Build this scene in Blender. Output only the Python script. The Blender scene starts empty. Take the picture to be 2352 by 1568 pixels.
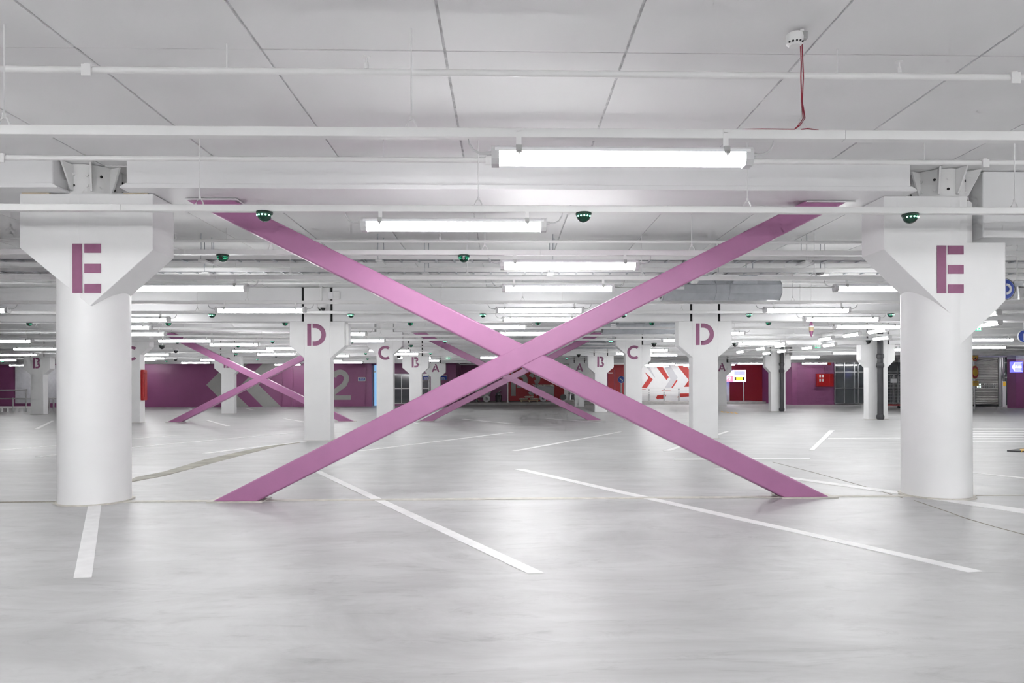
import bpy, math, random
from mathutils import Matrix, Vector
random.seed(7)
S = bpy.context.scene
C = S.collection

# ------------------------------------------------------------------ camera, world, exposure
PX, PY, TH, RO, F, H = 1199.0, 889.7, 0.0253, -0.0032, 1568.0, 1.1
cd = bpy.data.cameras.new('camera'); cam = bpy.data.objects.new('camera', cd); C.objects.link(cam)
cd.sensor_fit = 'HORIZONTAL'; cd.sensor_width = 36.0; cd.lens = 36.0 * F / 2352.0
cd.shift_x = -(PX - 1176.0) / 2352.0; cd.shift_y = (PY - 784.0) / 2352.0
cd.clip_start = 0.05; cd.clip_end = 200
cam.matrix_world = (Matrix.Translation((0, 0, H)) @ Matrix.Rotation(-TH, 4, 'Z')
                    @ Matrix.Rotation(math.pi / 2, 4, 'X') @ Matrix.Rotation(RO, 4, 'Z'))
S.camera = cam
w = bpy.data.worlds.new('world'); S.world = w; w.use_nodes = True
w.node_tree.nodes['Background'].inputs[0].default_value = (1, 1, 1, 1)
w.node_tree.nodes['Background'].inputs[1].default_value = 0.05
S.view_settings.view_transform = 'Standard'; S.view_settings.look = 'None'
S.view_settings.gamma = 1.0; S.view_settings.use_curve_mapping = False
S.view_settings.exposure = 1.32
LAMP = 14.0                       # strength of the fluorescent diffusers
try:
    S.cycles.use_denoising = True; S.cycles.use_light_tree = False
    S.cycles.max_bounces = 6; S.cycles.diffuse_bounces = 5; S.cycles.glossy_bounces = 2
    S.cycles.use_adaptive_sampling = True; S.cycles.adaptive_threshold = 0.1; S.cycles.adaptive_min_samples = 12
    S.cycles.caustics_reflective = False; S.cycles.caustics_refractive = False
    S.cycles.sample_clamp_indirect = 6.0
except Exception:
    pass

# ------------------------------------------------------------------ measuring helpers (photo pixel -> place in metres)
def ray(x, y):
    a, b = x - PX, y - PY; cr, sr = math.cos(RO), math.sin(RO)
    u = (cr * a + sr * b) / F; v = -(-sr * a + cr * b) / F
    c, s = math.cos(TH), math.sin(TH)
    return (c * u + s, -s * u + c, v)
def at(x, y, Y):
    d = ray(x, y); t = Y / d[1]; return (d[0] * t, H + d[2] * t)
def fl(x, y, z=0.0):
    d = ray(x, y); t = (z - H) / d[2]; return (d[0] * t, d[1] * t)

# ------------------------------------------------------------------ materials
def mat(name, col, rough=0.5, metal=0.0, var=0.05, scale=3.0, bump=0.0, bscale=60.0, stretch=(1, 1, 1), spec=0.5, coat=0.0):
    m = bpy.data.materials.new(name); m.use_nodes = True
    nt = m.node_tree; N = nt.nodes; L = nt.links; b = N['Principled BSDF']
    b.inputs['Roughness'].default_value = rough; b.inputs['Metallic'].default_value = metal
    b.inputs['Specular IOR Level'].default_value = spec
    b.inputs['Coat Weight'].default_value = coat; b.inputs['Coat Roughness'].default_value = 0.25
    tc = N.new('ShaderNodeTexCoord'); mp = N.new('ShaderNodeMapping'); mp.inputs['Scale'].default_value = stretch
    L.new(tc.outputs['Object'], mp.inputs['Vector'])
    n = N.new('ShaderNodeTexNoise'); n.inputs['Scale'].default_value = scale; n.inputs['Detail'].default_value = 2.5
    L.new(mp.outputs['Vector'], n.inputs['Vector'])
    r = N.new('ShaderNodeMapRange'); r.inputs[1].default_value = 0.3; r.inputs[2].default_value = 0.7
    r.inputs[3].default_value = 1 - var; r.inputs[4].default_value = 1 + var
    L.new(n.outputs[0], r.inputs[0])
    mx = N.new('ShaderNodeVectorMath'); mx.operation = 'SCALE'; mx.inputs[0].default_value = col[:3]
    L.new(r.outputs[0], mx.inputs['Scale']); L.new(mx.outputs[0], b.inputs['Base Color'])
    if bump:
        n2 = N.new('ShaderNodeTexNoise'); n2.inputs['Scale'].default_value = bscale; n2.inputs['Detail'].default_value = 2
        L.new(mp.outputs['Vector'], n2.inputs['Vector'])
        bp = N.new('ShaderNodeBump'); bp.inputs['Strength'].default_value = bump; bp.inputs['Distance'].default_value = 0.004
        L.new(n2.outputs[0], bp.inputs['Height']); L.new(bp.outputs[0], b.inputs['Normal'])
    return m
def emit(name, col, st):
    m = bpy.data.materials.new(name); m.use_nodes = True; N = m.node_tree.nodes; L = m.node_tree.links
    b = N['Principled BSDF']; b.inputs['Base Color'].default_value = (*col, 1); b.inputs['Roughness'].default_value = 0.3
    n = N.new('ShaderNodeTexNoise'); n.inputs['Scale'].default_value = 2.0
    r = N.new('ShaderNodeMapRange'); r.inputs[3].default_value = st * 0.97; r.inputs[4].default_value = st * 1.03
    L.new(n.outputs[0], r.inputs[0]); b.inputs['Emission Color'].default_value = (*col, 1)
    L.new(r.outputs[0], b.inputs['Emission Strength'])
    if st < LAMP: m.cycles.emission_sampling = 'NONE'
    return m
def srgb(r, g, b):
    f = lambda c: (c / 255 / 12.92) if c <= 10 else ((c / 255 + 0.055) / 1.055) ** 2.4
    return (f(r), f(g), f(b))

def floor_material():
    m = bpy.data.materials.new('polished_concrete'); m.use_nodes = True
    nt = m.node_tree; N = nt.nodes; L = nt.links; b = N['Principled BSDF']
    tc = N.new('ShaderNodeTexCoord')
    def noise(sc, st, det=6, rough=0.6, dist=0.0):
        mp = N.new('ShaderNodeMapping'); mp.inputs['Scale'].default_value = st; L.new(tc.outputs['Object'], mp.inputs['Vector'])
        n = N.new('ShaderNodeTexNoise'); n.inputs['Scale'].default_value = sc; n.inputs['Detail'].default_value = det
        n.inputs['Roughness'].default_value = rough; n.inputs['Distortion'].default_value = dist
        L.new(mp.outputs[0], n.inputs['Vector']); return n
    a = noise(0.8, (0.7, 1.2, 1), 6, 0.68, 1.6)        # cloudy trowel marks
    s = noise(1.6, (0.35, 2.4, 1), 5, 0.7, 0.5)         # streaks along the hall
    r1 = N.new('ShaderNodeMapRange'); r1.inputs[1].default_value = 0.38; r1.inputs[2].default_value = 0.62
    r1.inputs[3].default_value = -0.15; r1.inputs[4].default_value = 0.08; L.new(a.outputs[0], r1.inputs[0])
    r2 = N.new('ShaderNodeMapRange'); r2.inputs[1].default_value = 0.4; r2.inputs[2].default_value = 0.62
    r2.inputs[3].default_value = -0.05; r2.inputs[4].default_value = 0.03; L.new(s.outputs[0], r2.inputs[0])
    ad = N.new('ShaderNodeMath'); ad.operation = 'ADD'; L.new(r1.outputs[0], ad.inputs[0]); L.new(r2.outputs[0], ad.inputs[1])
    q = noise(3.2, (0.5, 1.6, 1), 6, 0.75, 1.5)          # scuffs
    r3 = N.new('ShaderNodeMapRange'); r3.inputs[1].default_value = 0.54; r3.inputs[2].default_value = 0.68
    r3.inputs[3].default_value = 0.0; r3.inputs[4].default_value = -0.16; L.new(q.outputs[0], r3.inputs[0])
    ad3 = N.new('ShaderNodeMath'); ad3.operation = 'ADD'; L.new(ad.outputs[0], ad3.inputs[0]); L.new(r3.outputs[0], ad3.inputs[1]); ad = ad3
    ad2 = N.new('ShaderNodeMath'); ad2.operation = 'ADD'; ad2.inputs[1].default_value = 1.0; L.new(ad.outputs[0], ad2.inputs[0])
    sc = N.new('ShaderNodeVectorMath'); sc.operation = 'SCALE'; sc.inputs[0].default_value = FLOOR_COL
    L.new(ad2.outputs[0], sc.inputs['Scale']); L.new(sc.outputs[0], b.inputs['Base Color'])
    rr = N.new('ShaderNodeMapRange'); rr.inputs[1].default_value = 0.3; rr.inputs[2].default_value = 0.7
    rr.inputs[3].default_value = 0.34; rr.inputs[4].default_value = 0.46; L.new(a.outputs[0], rr.inputs[0])
    L.new(rr.outputs[0], b.inputs['Roughness']); b.inputs['Specular IOR Level'].default_value = 0.38
    bp = N.new('ShaderNodeBump'); bp.inputs['Strength'].default_value = 0.02; bp.inputs['Distance'].default_value = 0.01
    L.new(s.outputs[0], bp.inputs['Height']); L.new(bp.outputs[0], b.inputs['Normal'])
    return m
def brick_material(name, col):
    m = mat(name, col, 0.55, var=0.06, scale=1.5)
    N = m.node_tree.nodes; L = m.node_tree.links; b = N['Principled BSDF']
    tc = N.new('ShaderNodeTexCoord'); mp = N.new('ShaderNodeMapping'); mp.inputs['Rotation'].default_value = (math.pi / 2, 0, 0)
    L.new(tc.outputs['Object'], mp.inputs['Vector'])
    br = N.new('ShaderNodeTexBrick'); br.inputs['Scale'].default_value = 4.0; br.inputs['Mortar Size'].default_value = 0.02
    br.inputs['Color1'].default_value = (1, 1, 1, 1); br.inputs['Color2'].default_value = (.9, .9, .9, 1); br.inputs['Mortar'].default_value = (0, 0, 0, 1)
    L.new(mp.outputs[0], br.inputs['Vector'])
    bp = N.new('ShaderNodeBump'); bp.inputs['Strength'].default_value = 0.6; bp.inputs['Distance'].default_value = 0.01
    L.new(br.outputs[0], bp.inputs['Height']); L.new(bp.outputs[0], b.inputs['Normal'])
    return m

FLOOR_COL = (0.51, 0.51, 0.512)
PURPLE = srgb(172, 114, 156)
M = dict(
    floor=floor_material(),
    ceiling=mat('painted_ceiling_slab', (0.80, 0.80, 0.805), 0.6, var=0.04, scale=0.9, bump=0.15, bscale=25),
    joint=mat('rough_joint_filler', (0.62, 0.62, 0.63), 0.8, var=0.25, scale=14),
    white=mat('white_paint', (0.84, 0.84, 0.845), 0.42, var=0.025, scale=2),
    beam=mat('white_beam_paint', (0.82, 0.82, 0.83), 0.5, var=0.03, scale=1.2),
    steel=mat('white_coated_steel', (0.80, 0.80, 0.80), 0.32, var=0.015, scale=4),
    brace=mat('purple_gloss_paint', PURPLE, 0.30, var=0.035, scale=5),
    letter=mat('purple_letter_paint', srgb(150, 92, 128), 0.5, var=0.04, scale=20),
    purple=mat('purple_wall_paint', srgb(150, 88, 132), 0.38, var=0.05, scale=1.2),
    pbrick=brick_material('purple_brick_paint', srgb(146, 88, 130)),
    red=mat('red_wall_paint', srgb(168, 40, 48), 0.5, var=0.05, scale=1.5),
    rbrick=brick_material('red_brick_paint', srgb(168, 40, 48)),
    bright_red=mat('bright_red_paint', srgb(196, 52, 48), 0.45, var=0.04, scale=3),
    grey=mat('grey_graphic_paint', (0.42, 0.42, 0.41), 0.5, var=0.04, scale=2),
    lgrey=mat('pale_grey_paint', (0.62, 0.62, 0.65), 0.5, var=0.03, scale=2),
    line=mat('white_road_paint', (0.86, 0.86, 0.86), 0.45, var=0.05, scale=9),
    seam=mat('cream_floor_sealant', (0.60, 0.58, 0.53), 0.6, var=0.12, scale=12),
    crack=mat('dark_floor_crack', (0.36, 0.34, 0.29), 0.8, var=0.2, scale=30),
    stain=mat('tan_water_stain', (0.31, 0.295, 0.24), 0.55, var=0.3, scale=3),
    lamp=emit('fluorescent_diffuser', (1.0, 1.0, 1.0), LAMP),
    clear=mat('milky_lamp_cover', (0.86, 0.86, 0.88), 0.2, var=0.02),
    endcap=mat('grey_lamp_end', (0.60, 0.60, 0.61), 0.4, var=0.03),
    latch=mat('metal_latch', (0.42, 0.42, 0.42), 0.35, 0.6, var=0.05),
    galv=mat('galvanised_steel', (0.44, 0.46, 0.49), 0.42, 0.1, var=0.06, scale=8),
    galvd=mat('dark_galvanised_steel', (0.36, 0.37, 0.39), 0.45, 0.5, var=0.06, scale=8),
    wood=mat('birch_shim_wood', (0.50, 0.40, 0.26), 0.6, var=0.15, scale=10),
    black=mat('black_recess_shade', (0.02, 0.02, 0.02), 0.8, var=0.1),  # black colour standing for the shade in gaps and bolt holes
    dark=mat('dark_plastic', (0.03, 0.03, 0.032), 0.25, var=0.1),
    dome=mat('green_dome_glass', (0.006, 0.05, 0.03), 0.12, var=0.1),
    dring=mat('dark_green_ring', (0.010, 0.035, 0.025), 0.35, var=0.1),
    led=emit('green_led', (0.25, 1.0, 0.62), 3.0),
    glow=emit('green_side_glow', (0.03, 0.42, 0.22), 0.5),
    pipe=mat('anthracite_drain_pipe', (0.055, 0.055, 0.062), 0.4, var=0.1),
    redpipe=mat('red_cable', srgb(150, 40, 60), 0.45, var=0.08),
    glass=mat('dark_window_glass', (0.10, 0.11, 0.12), 0.08, var=0.15, scale=1.0, spec=0.8),
    frame=mat('grey_aluminium_frame', (0.45, 0.46, 0.47), 0.35, 0.5, var=0.04),
    alu=mat('bright_metal', (0.62, 0.62, 0.63), 0.28, 0.8, var=0.05),
    slat=mat('roller_slat_metal', (0.36, 0.36, 0.34), 0.45, 0.3, var=0.06),
    panel=mat('pale_insulation_panel', (0.62, 0.62, 0.66), 0.6, var=0.06, scale=6, bump=0.3, bscale=40),
    kerb=mat('kerb_concrete', (0.36, 0.35, 0.34), 0.7, var=0.12, scale=4, bump=0.2, bscale=20),
    blue=mat('blue_sign_face', srgb(20, 60, 165), 0.35, var=0.03),
    signwhite=mat('white_sign_face', (0.82, 0.82, 0.84), 0.4, var=0.02),
    yellow=mat('yellow_sign_face', srgb(232, 184, 60), 0.4, var=0.03),
    signred=mat('red_sign_face', srgb(170, 30, 34), 0.4, var=0.03),
    cabred=mat('fire_cabinet_red', srgb(186, 34, 36), 0.3, var=0.03),
    bluelit=emit('blue_lit_glass', (0.22, 0.46, 0.75), 0.36),
    screen=emit('backlit_white_panel', (0.95, 0.95, 1.0), 0.62),
    screenblue=emit('backlit_blue_panel', (0.16, 0.16, 0.95), 0.55),
    screenlilac=emit('backlit_lilac_panel', (0.55, 0.58, 0.90), 0.36),
    screenpink=emit('backlit_pink_panel', (0.85, 0.25, 0.36), 0.42),
    screenyellow=emit('backlit_yellow_panel', (0.95, 0.72, 0.05), 0.42),
    exit=emit('exit_sign_green', (0.10, 0.62, 0.36), 0.35),
    exitw=emit('exit_sign_white', (0.85, 1.0, 0.92), 0.5),
    bin=mat('grey_bin_plastic', (0.33, 0.34, 0.35), 0.4, var=0.06),
    sack=mat('pale_sack_paper', (0.55, 0.53, 0.45), 0.7, var=0.35, scale=18),
    teal=mat('faded_print', (0.30, 0.22, 0.06), 0.6),
)

# ------------------------------------------------------------------ mesh helpers
class MB:
    def __init__(self): self.v = []; self.f = []
    def add(self, vs, fs):
        o = len(self.v); self.v += [tuple(p) for p in vs]; self.f += [[i + o for i in q] for q in fs]; return self
    def box(self, x0, x1, y0, y1, z0, z1):
        x0, x1 = sorted((x0, x1)); y0, y1 = sorted((y0, y1)); z0, z1 = sorted((z0, z1))
        return self.add([(x0, y0, z0), (x1, y0, z0), (x1, y1, z0), (x0, y1, z0), (x0, y0, z1), (x1, y0, z1), (x1, y1, z1), (x0, y1, z1)],
                        [(3, 2, 1, 0), (4, 5, 6, 7), (0, 1, 5, 4), (1, 2, 6, 5), (2, 3, 7, 6), (3, 0, 4, 7)])
    def xz(self, poly, y0, y1):              # polygon in the XZ plane given thickness along Y
        a = sum(poly[i][0] * poly[(i + 1) % len(poly)][1] - poly[(i + 1) % len(poly)][0] * poly[i][1] for i in range(len(poly)))
        if a < 0: poly = poly[::-1]
        n = len(poly)
        vs = [(x, y0, z) for x, z in poly] + [(x, y1, z) for x, z in poly]
        fs = [list(range(n)), list(range(2 * n - 1, n - 1, -1))]
        fs += [[(i + 1) % n, i, n + i, n + (i + 1) % n] for i in range(n)]
        return self.add(vs, fs)
    def yz(self, poly, x0, x1):              # polygon in the YZ plane given length along X
        a = sum(poly[i][0] * poly[(i + 1) % len(poly)][1] - poly[(i + 1) % len(poly)][0] * poly[i][1] for i in range(len(poly)))
        if a < 0: poly = poly[::-1]
        n = len(poly)
        vs = [(x0, y, z) for y, z in poly] + [(x1, y, z) for y, z in poly]
        fs = [list(range(n - 1, -1, -1)), list(range(n, 2 * n))]
        fs += [[i, (i + 1) % n, n + (i + 1) % n, n + i] for i in range(n)]
        return self.add(vs, fs)
    def xy(self, poly, z0, z1):
        a = sum(poly[i][0] * poly[(i + 1) % len(poly)][1] - poly[(i + 1) % len(poly)][0] * poly[i][1] for i in range(len(poly)))
        if a < 0: poly = poly[::-1]
        n = len(poly)
        vs = [(x, y, z0) for x, y in poly] + [(x, y, z1) for x, y in poly]
        fs = [list(range(n - 1, -1, -1)), list(range(n, 2 * n))]
        fs += [[i, (i + 1) % n, n + (i + 1) % n, n + i] for i in range(n)]
        return self.add(vs, fs)
    def tube(self, pts, r, n=8):
        pts = [Vector(p) for p in pts]; rings = []
        rr = r if isinstance(r, (list, tuple)) else [r] * len(pts)
        for i, p in enumerate(pts):
            d = (pts[min(i + 1, len(pts) - 1)] - pts[max(i - 1, 0)]).normalized()
            up = Vector((0, 0, 1)) if abs(d.z) < 0.95 else Vector((1, 0, 0))
            a = d.cross(up).normalized(); b = d.cross(a).normalized()
            rings.append([p + (a * math.cos(2 * math.pi * k / n) + b * math.sin(2 * math.pi * k / n)) * rr[i] for k in range(n)])
        vs = [q for g in rings for q in g]; fs = []
        for i in range(len(pts) - 1):
            for k in range(n):
                k2 = (k + 1) % n; fs.append((i * n + k, i * n + k2, (i + 1) * n + k2, (i + 1) * n + k))
        fs.append(list(range(n))[::-1]); fs.append([(len(pts) - 1) * n + k for k in range(n)])
        return self.add(vs, fs)
    def lathe(self, prof, c=(0, 0, 0), n=24):   # profile [(r, z)], axis Z
        vs = []; fs = []
        for r, z in prof:
            for k in range(n):
                a = 2 * math.pi * k / n; vs.append((c[0] + r * math.cos(a), c[1] + r * math.sin(a), c[2] + z))
        for i in range(len(prof) - 1):
            for k in range(n):
                k2 = (k + 1) % n; fs.append((i * n + k, i * n + k2, (i + 1) * n + k2, (i + 1) * n + k))
        if prof[0][0] > 1e-5: fs.append(list(range(n))[::-1])
        if prof[-1][0] > 1e-5: fs.append([(len(prof) - 1) * n + k for k in range(n)])
        return self.add(vs, fs)
    def disc(self, cx, cz, r, y0, y1, n=28, rz=None):
        rz = rz or r
        return self.xz([(cx + r * math.cos(2 * math.pi * k / n), cz + rz * math.sin(2 * math.pi * k / n)) for k in range(n)], y0, y1)
    def band(self, pts, wd, y0, y1):         # thick stroke in the XZ plane
        L_, R_ = [], []; n = len(pts)
        for i in range(n):
            p0 = Vector(pts[max(i - 1, 0)]); p1 = Vector(pts[min(i + 1, n - 1)]); p = Vector(pts[i])
            d1 = (p - p0).normalized() if i > 0 else (p1 - p).normalized()
            d2 = (p1 - p).normalized() if i < n - 1 else d1
            t = (d1 + d2).normalized(); nn = Vector((-t.y, t.x)); k = max(0.35, nn.dot(Vector((-d1.y, d1.x))))
            L_.append(p + nn * wd / 2 / k); R_.append(p - nn * wd / 2 / k)
        for i in range(n - 1):
            self.xz([tuple(L_[i]), tuple(L_[i + 1]), tuple(R_[i + 1]), tuple(R_[i])], y0, y1)
        return self
    def mesh(self, name, m, smooth=False):
        me = bpy.data.meshes.new(name); me.from_pydata(self.v, [], self.f); me.update()
        me.materials.append(M[m])
        if smooth:
            for p in me.polygons: p.use_smooth = len(p.vertices) < 9
            try: me.set_sharp_from_angle(angle=math.radians(40))
            except Exception: pass
        return me
    def build(self, name, m, parent=None, smooth=False, bevel=0.0, seg=2):
        return link(name, self.mesh(name, m, smooth), parent, bevel, seg)
def link(name, me, parent=None, bevel=0.0, seg=2, loc=None):
    o = bpy.data.objects.new(name, me); C.objects.link(o)
    if parent: o.parent = parent
    if loc: o.location = loc
    if bevel:
        b = o.modifiers.new('bevel', 'BEVEL'); b.width = bevel; b.segments = seg; b.limit_method = 'ANGLE'; b.angle_limit = math.radians(25)
    return o
def tag(o, label=None, cat=None, group=None, kind=None):
    if label: o['label'] = label
    if cat: o['category'] = cat
    if group: o['group'] = group
    if kind: o['kind'] = kind
    return o
def thing(name, label, cat, loc=(0, 0, 0), rz=0.0, group=None):
    o = bpy.data.objects.new(name, None); o.empty_display_size = 0.2; C.objects.link(o)
    o.location = loc; o.rotation_euler = (0, 0, rz); return tag(o, label, cat, group)
def struct(name, loc=(0, 0, 0)):
    o = bpy.data.objects.new(name, None); C.objects.link(o); o.location = loc; return tag(o, kind='structure')
def arc(cx, cz, r, a0, a1, n=14, sz=1.0):
    return [(cx + r * math.cos(math.radians(a0 + (a1 - a0) * i / n)), cz + sz * r * math.sin(math.radians(a0 + (a1 - a0) * i / n))) for i in range(n + 1)]
def text_mesh(name, s, size, m):
    cu = bpy.data.curves.new('txt', 'FONT'); cu.body = s; cu.size = size; cu.align_x = 'CENTER'; cu.align_y = 'CENTER'
    cu.extrude = 0.002; o = bpy.data.objects.new('txt', cu); C.objects.link(o)
    bpy.context.view_layer.update()
    me = bpy.data.meshes.new_from_object(o.evaluated_get(bpy.context.evaluated_depsgraph_get()))
    bpy.data.objects.remove(o); bpy.data.curves.remove(cu)
    me.transform(Matrix.Rotation(math.pi / 2, 4, 'X')); me.name = name; me.materials.clear(); me.materials.append(M[m])
    return me
ORD = ['first', 'second', 'third', 'fourth', 'fifth', 'sixth', 'seventh', 'eighth', 'ninth', 'tenth', 'eleventh', 'twelfth',
       'thirteenth', 'fourteenth', 'fifteenth', 'sixteenth', 'seventeenth', 'eighteenth', 'nineteenth', 'twentieth']

CEIL = 3.22
X0, SP = -3.93, 8.2
YE, YD, YC, YB, YA = 6.8, 14.42, 22.5, 30.2, 38.9        # E: column centre, others: column front face

# ------------------------------------------------------------------ floor
floor = MB().box(-34, 36, -14, 49, -0.2, 0).build('floor', 'floor'); tag(floor, kind='structure')
def fline(q, name='bay_line', m='line', z=0.004, parent=floor):
    return MB().xy([fl(x, y) for x, y in q], 0.0, z).build(name, m, parent)
for q in [
    [(203, 1158), (233, 1158), (211, 1326), (169, 1327)],
    [(712, 1079), (731, 1079), (1250, 1316), (1212, 1317)],
    [(1178, 1077), (1203, 1077), (2257, 1312), (2224, 1314)],
    [(1640, 1076), (1668, 1076), (2090, 1132), (2400, 1176), (2400, 1187), (2060, 1134)],
    [(2225, 1085), (2232, 1085), (2420, 1103), (2420, 1107)],
    [(816, 1036), (829, 1036), (1182, 992.4), (1174, 992.2)],
    [(1175, 1035.5), (1190, 1035.5), (1430, 991.5), (1422, 991.3)],
    [(1523, 1035.5), (1540, 1035.5), (1676, 990.3), (1668, 990.3)],
    [(463, 1041), (480, 1041), (705, 1013.5), (694, 1013.5)],
    [(290, 1028), (300, 1028), (676, 994), (668, 994)],
    [(270, 1010), (280, 1010), (417, 999), (410, 999)],
    [(80, 1049), (92, 1049), (180, 1039.5), (170, 1039.5)],
    [(-60, 1038), (-48, 1038), (210, 1017), (200, 1017)],
    [(1548, 1056), (1548, 1053.5), (1860, 1052), (1860, 1054.5)],
    [(1858, 1034), (1870, 1034), (1917, 988), (1905, 988)],
    [(1902, 1007.5), (1902, 1006), (2130, 1005), (2130, 1006.5)],
    [(77, 986), (87, 986), (125, 966), (118, 966)],
    [(473, 965), (480, 965), (530, 978.5), (518, 978.5)],
    [(648, 961), (655, 961), (712, 970), (702, 970)],
    [(935, 967), (942, 967), (968, 973.5), (958, 973.5)],
    [(1060, 962.5), (1068, 962), (1195, 974), (1182, 974)],
    [(1250, 960.5), (1258, 960.5), (1380, 969.5), (1368, 969.5)],
    [(430, 936.2), (436, 936.2), (447, 941.5), (438, 941.5)],
    [(560, 937.2), (567, 937.2), (585, 940.5), (575, 940.5)],
]: fline(q)
for i in range(6):                                          # zebra crossing on the right
    y = 984 + i * 5.6
    fline([(2215 + i * 3, y), (2420, y), (2420, y + 2.6), (2213 + i * 3, y + 2.6)], 'crossing_stripe')
MB().box(-3.95, 4.3, 6.70, 6.79, 0, 0.006).build('joint_strip', 'seam', floor)
MB().box(-14, -4.3, 6.75, 6.79, 0, 0.005).build('joint_strip', 'crack', floor)
MB().box(4.3, 14, 6.72, 6.75, 0, 0.005).build('joint_strip', 'seam', floor)
def crackline(px, wd=0.012, name='floor_crack'):
    p = [fl(*q) for q in px]; m = MB()
    for i in range(len(p) - 1):
        a, b = Vector(p[i]), Vector(p[i + 1]); d = (b - a).normalized(); n_ = Vector((-d.y, d.x)) * wd / 2
        m.xy([tuple(a + n_), tuple(b + n_), tuple(b - n_), tuple(a - n_)], 0, 0.003)
    return m.build(name, 'crack', floor)
crackline([(2100, 1149), (2180, 1176), (2215, 1189), (2290, 1211), (2400, 1240)], 0.010)
crackline([(1775, 1061), (1870, 1085), (1990, 1118), (2072, 1143)], 0.008)
crackline([(300, 1107), (375, 1093), (470, 1068), (560, 1044), (640, 1024), (690, 1016)], 0.014)
fline([(290, 1108), (375, 1092), (470, 1067), (560, 1043), (640, 1024), (690, 1015.5), (640, 1019), (560, 1035), (470, 1055), (375, 1083), (310, 1096)],
      'water_stain', 'stain', 0.0015)
for k in range(4):                                          # faded yellow hatching in the lane
    fline([(1655 + k * 10, 944.2 + k * 0.9), (1659 + k * 10, 944.2 + k * 0.9), (1666 + k * 10, 947.2 + k * 0.8), (1660 + k * 10, 947.2 + k * 0.8)], 'hatch_mark', 'yellow')
fline([(2313, 1036.5), (2352, 1030.5), (2400, 1031), (2400, 1040)], 'speed_bump', 'pipe', 0.02)
for k in range(3): fline([(2342 + 22 * k, 1034), (2352 + 22 * k, 1033), (2358 + 22 * k, 1037.5), (2346 + 22 * k, 1038)], 'speed_bump_patch', 'yellow', 0.023)

# ------------------------------------------------------------------ ceiling: recessed filler and hollow-core slabs
ceil = MB().box(-34, 36, -14, 49, CEIL + 0.015, CEIL + 0.2).build('ceiling', 'joint'); tag(ceil, kind='structure')
JX = 1.147; J0 = -0.372
cuts = [-14, -2.2, 4.32, 6.6, 14.5]
for a, b in zip(cuts[:-1], cuts[1:]):
    me = None
    for k in range(-12, 13):
        if me is None: me = MB().box(0.009, JX - 0.009, a + (0.006 if a > 0 else 0.0), b - 0.006, 0, 0.06).mesh('slab', 'ceiling')
        link('slab', me, ceil, loc=(J0 + k * JX, 0, CEIL + random.uniform(0, 0.008)))
far = MB()
for a, b in ((14.5, 22.6), (22.6, 30.4), (30.4, 49)):
    for k in range(-29, 31):
        far.box(J0 + k * JX + 0.015, J0 + (k + 1) * JX - 0.015, a, b, CEIL, CEIL + 0.06)
tag(far.build('slab_field', 'ceiling', ceil), kind='stuff')
for a, b in zip(cuts[:-1], cuts[1:]):
    m = MB()
    for k in list(range(-29, -12)) + list(range(13, 31)): m.box(J0 + k * JX + 0.012, J0 + (k + 1) * JX - 0.012, a, b, CEIL, CEIL + 0.06)
    tag(m.build('slab_field', 'ceiling', ceil), kind='stuff')

# ------------------------------------------------------------------ outer walls of the hall
for nm, b in (('wall_left', (-34.2, -34, -14, 49)), ('wall_right', (36, 36.2, -14, 49)), ('wall_front', (-34, 36, -14.2, -14))):
    tag(MB().box(*b, 0, CEIL + 0.2).build(nm, 'white'), kind='structure')

# ------------------------------------------------------------------ letters
def letter_parts(ch, h, y0, y1):
    """strokes of a stencil letter, height h, centred on x = 0, standing on z = 0"""
    out = []
    def b(*a): m = MB().box(a[0] * h, a[1] * h, y0, y1, a[2] * h, a[3] * h); out.append(m)
    def s(pts, wd): out.append(MB().band([(x * h, z * h) for x, z in pts], wd * h, y0, y1))
    if ch == 'E':
        b(-.284, -.089, 0, 1)
        for z in (0, .408, .816): b(-.045, .284, z, z + .184)
    elif ch == 'D':
        b(-.42, -.245, 0, 1)
        s([(-.18, .9)] + arc(-.08, .5, .4, 90, -90, 22) + [(-.18, .1)], .2)
    elif ch == 'C':
        s(arc(.06, .5, .405, 52, 308, 30), .19)
    elif ch == 'B':
        b(-.33, -.15, 0, 1)
        s([(-.10, .915)] + arc(.05, .76, .155, 90, -88, 12), .165)
        s([(-.10, .0825)] + arc(.07, .253, .17, -90, 88, 12), .165)
    elif ch == 'A':
        s([(.0, .99), (.38, .005)], .19)
        s([(-.38, .005), (-.09, .72)], .17)
        s([(-.17, .30), (.13, .30)], .17)
    elif ch == 'P':
        b(-.33, -.12, 0, 1)
        s([(-.08, .9)] + arc(.08, .68, .22, 90, -90, 16) + [(-.08, .46)], .2)
    elif ch == '2':
        s(arc(.0, .70, .21, 165, -20, 18) + [(.14, .5), (-.30, .165)], .17)
        b(-.36, .36, 0, .15)
    elif ch == '3':
        s(arc(.0, .74, .17, 150, 95, 5), .19); s(arc(.0, .74, .17, 78, -80, 12), .19)
        s(arc(.0, .28, .20, 80, -78, 12), .19); s(arc(.0, .28, .20, -95, -155, 5), .19)
    return out
def letter(ch, h, x, y, z, parent, m='letter', name='letter_stroke', t=0.004):
    for q in letter_parts(ch, h, -t, 0.0):
        o = q.build(name, m, parent); o.location = (x, y, z)

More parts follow.
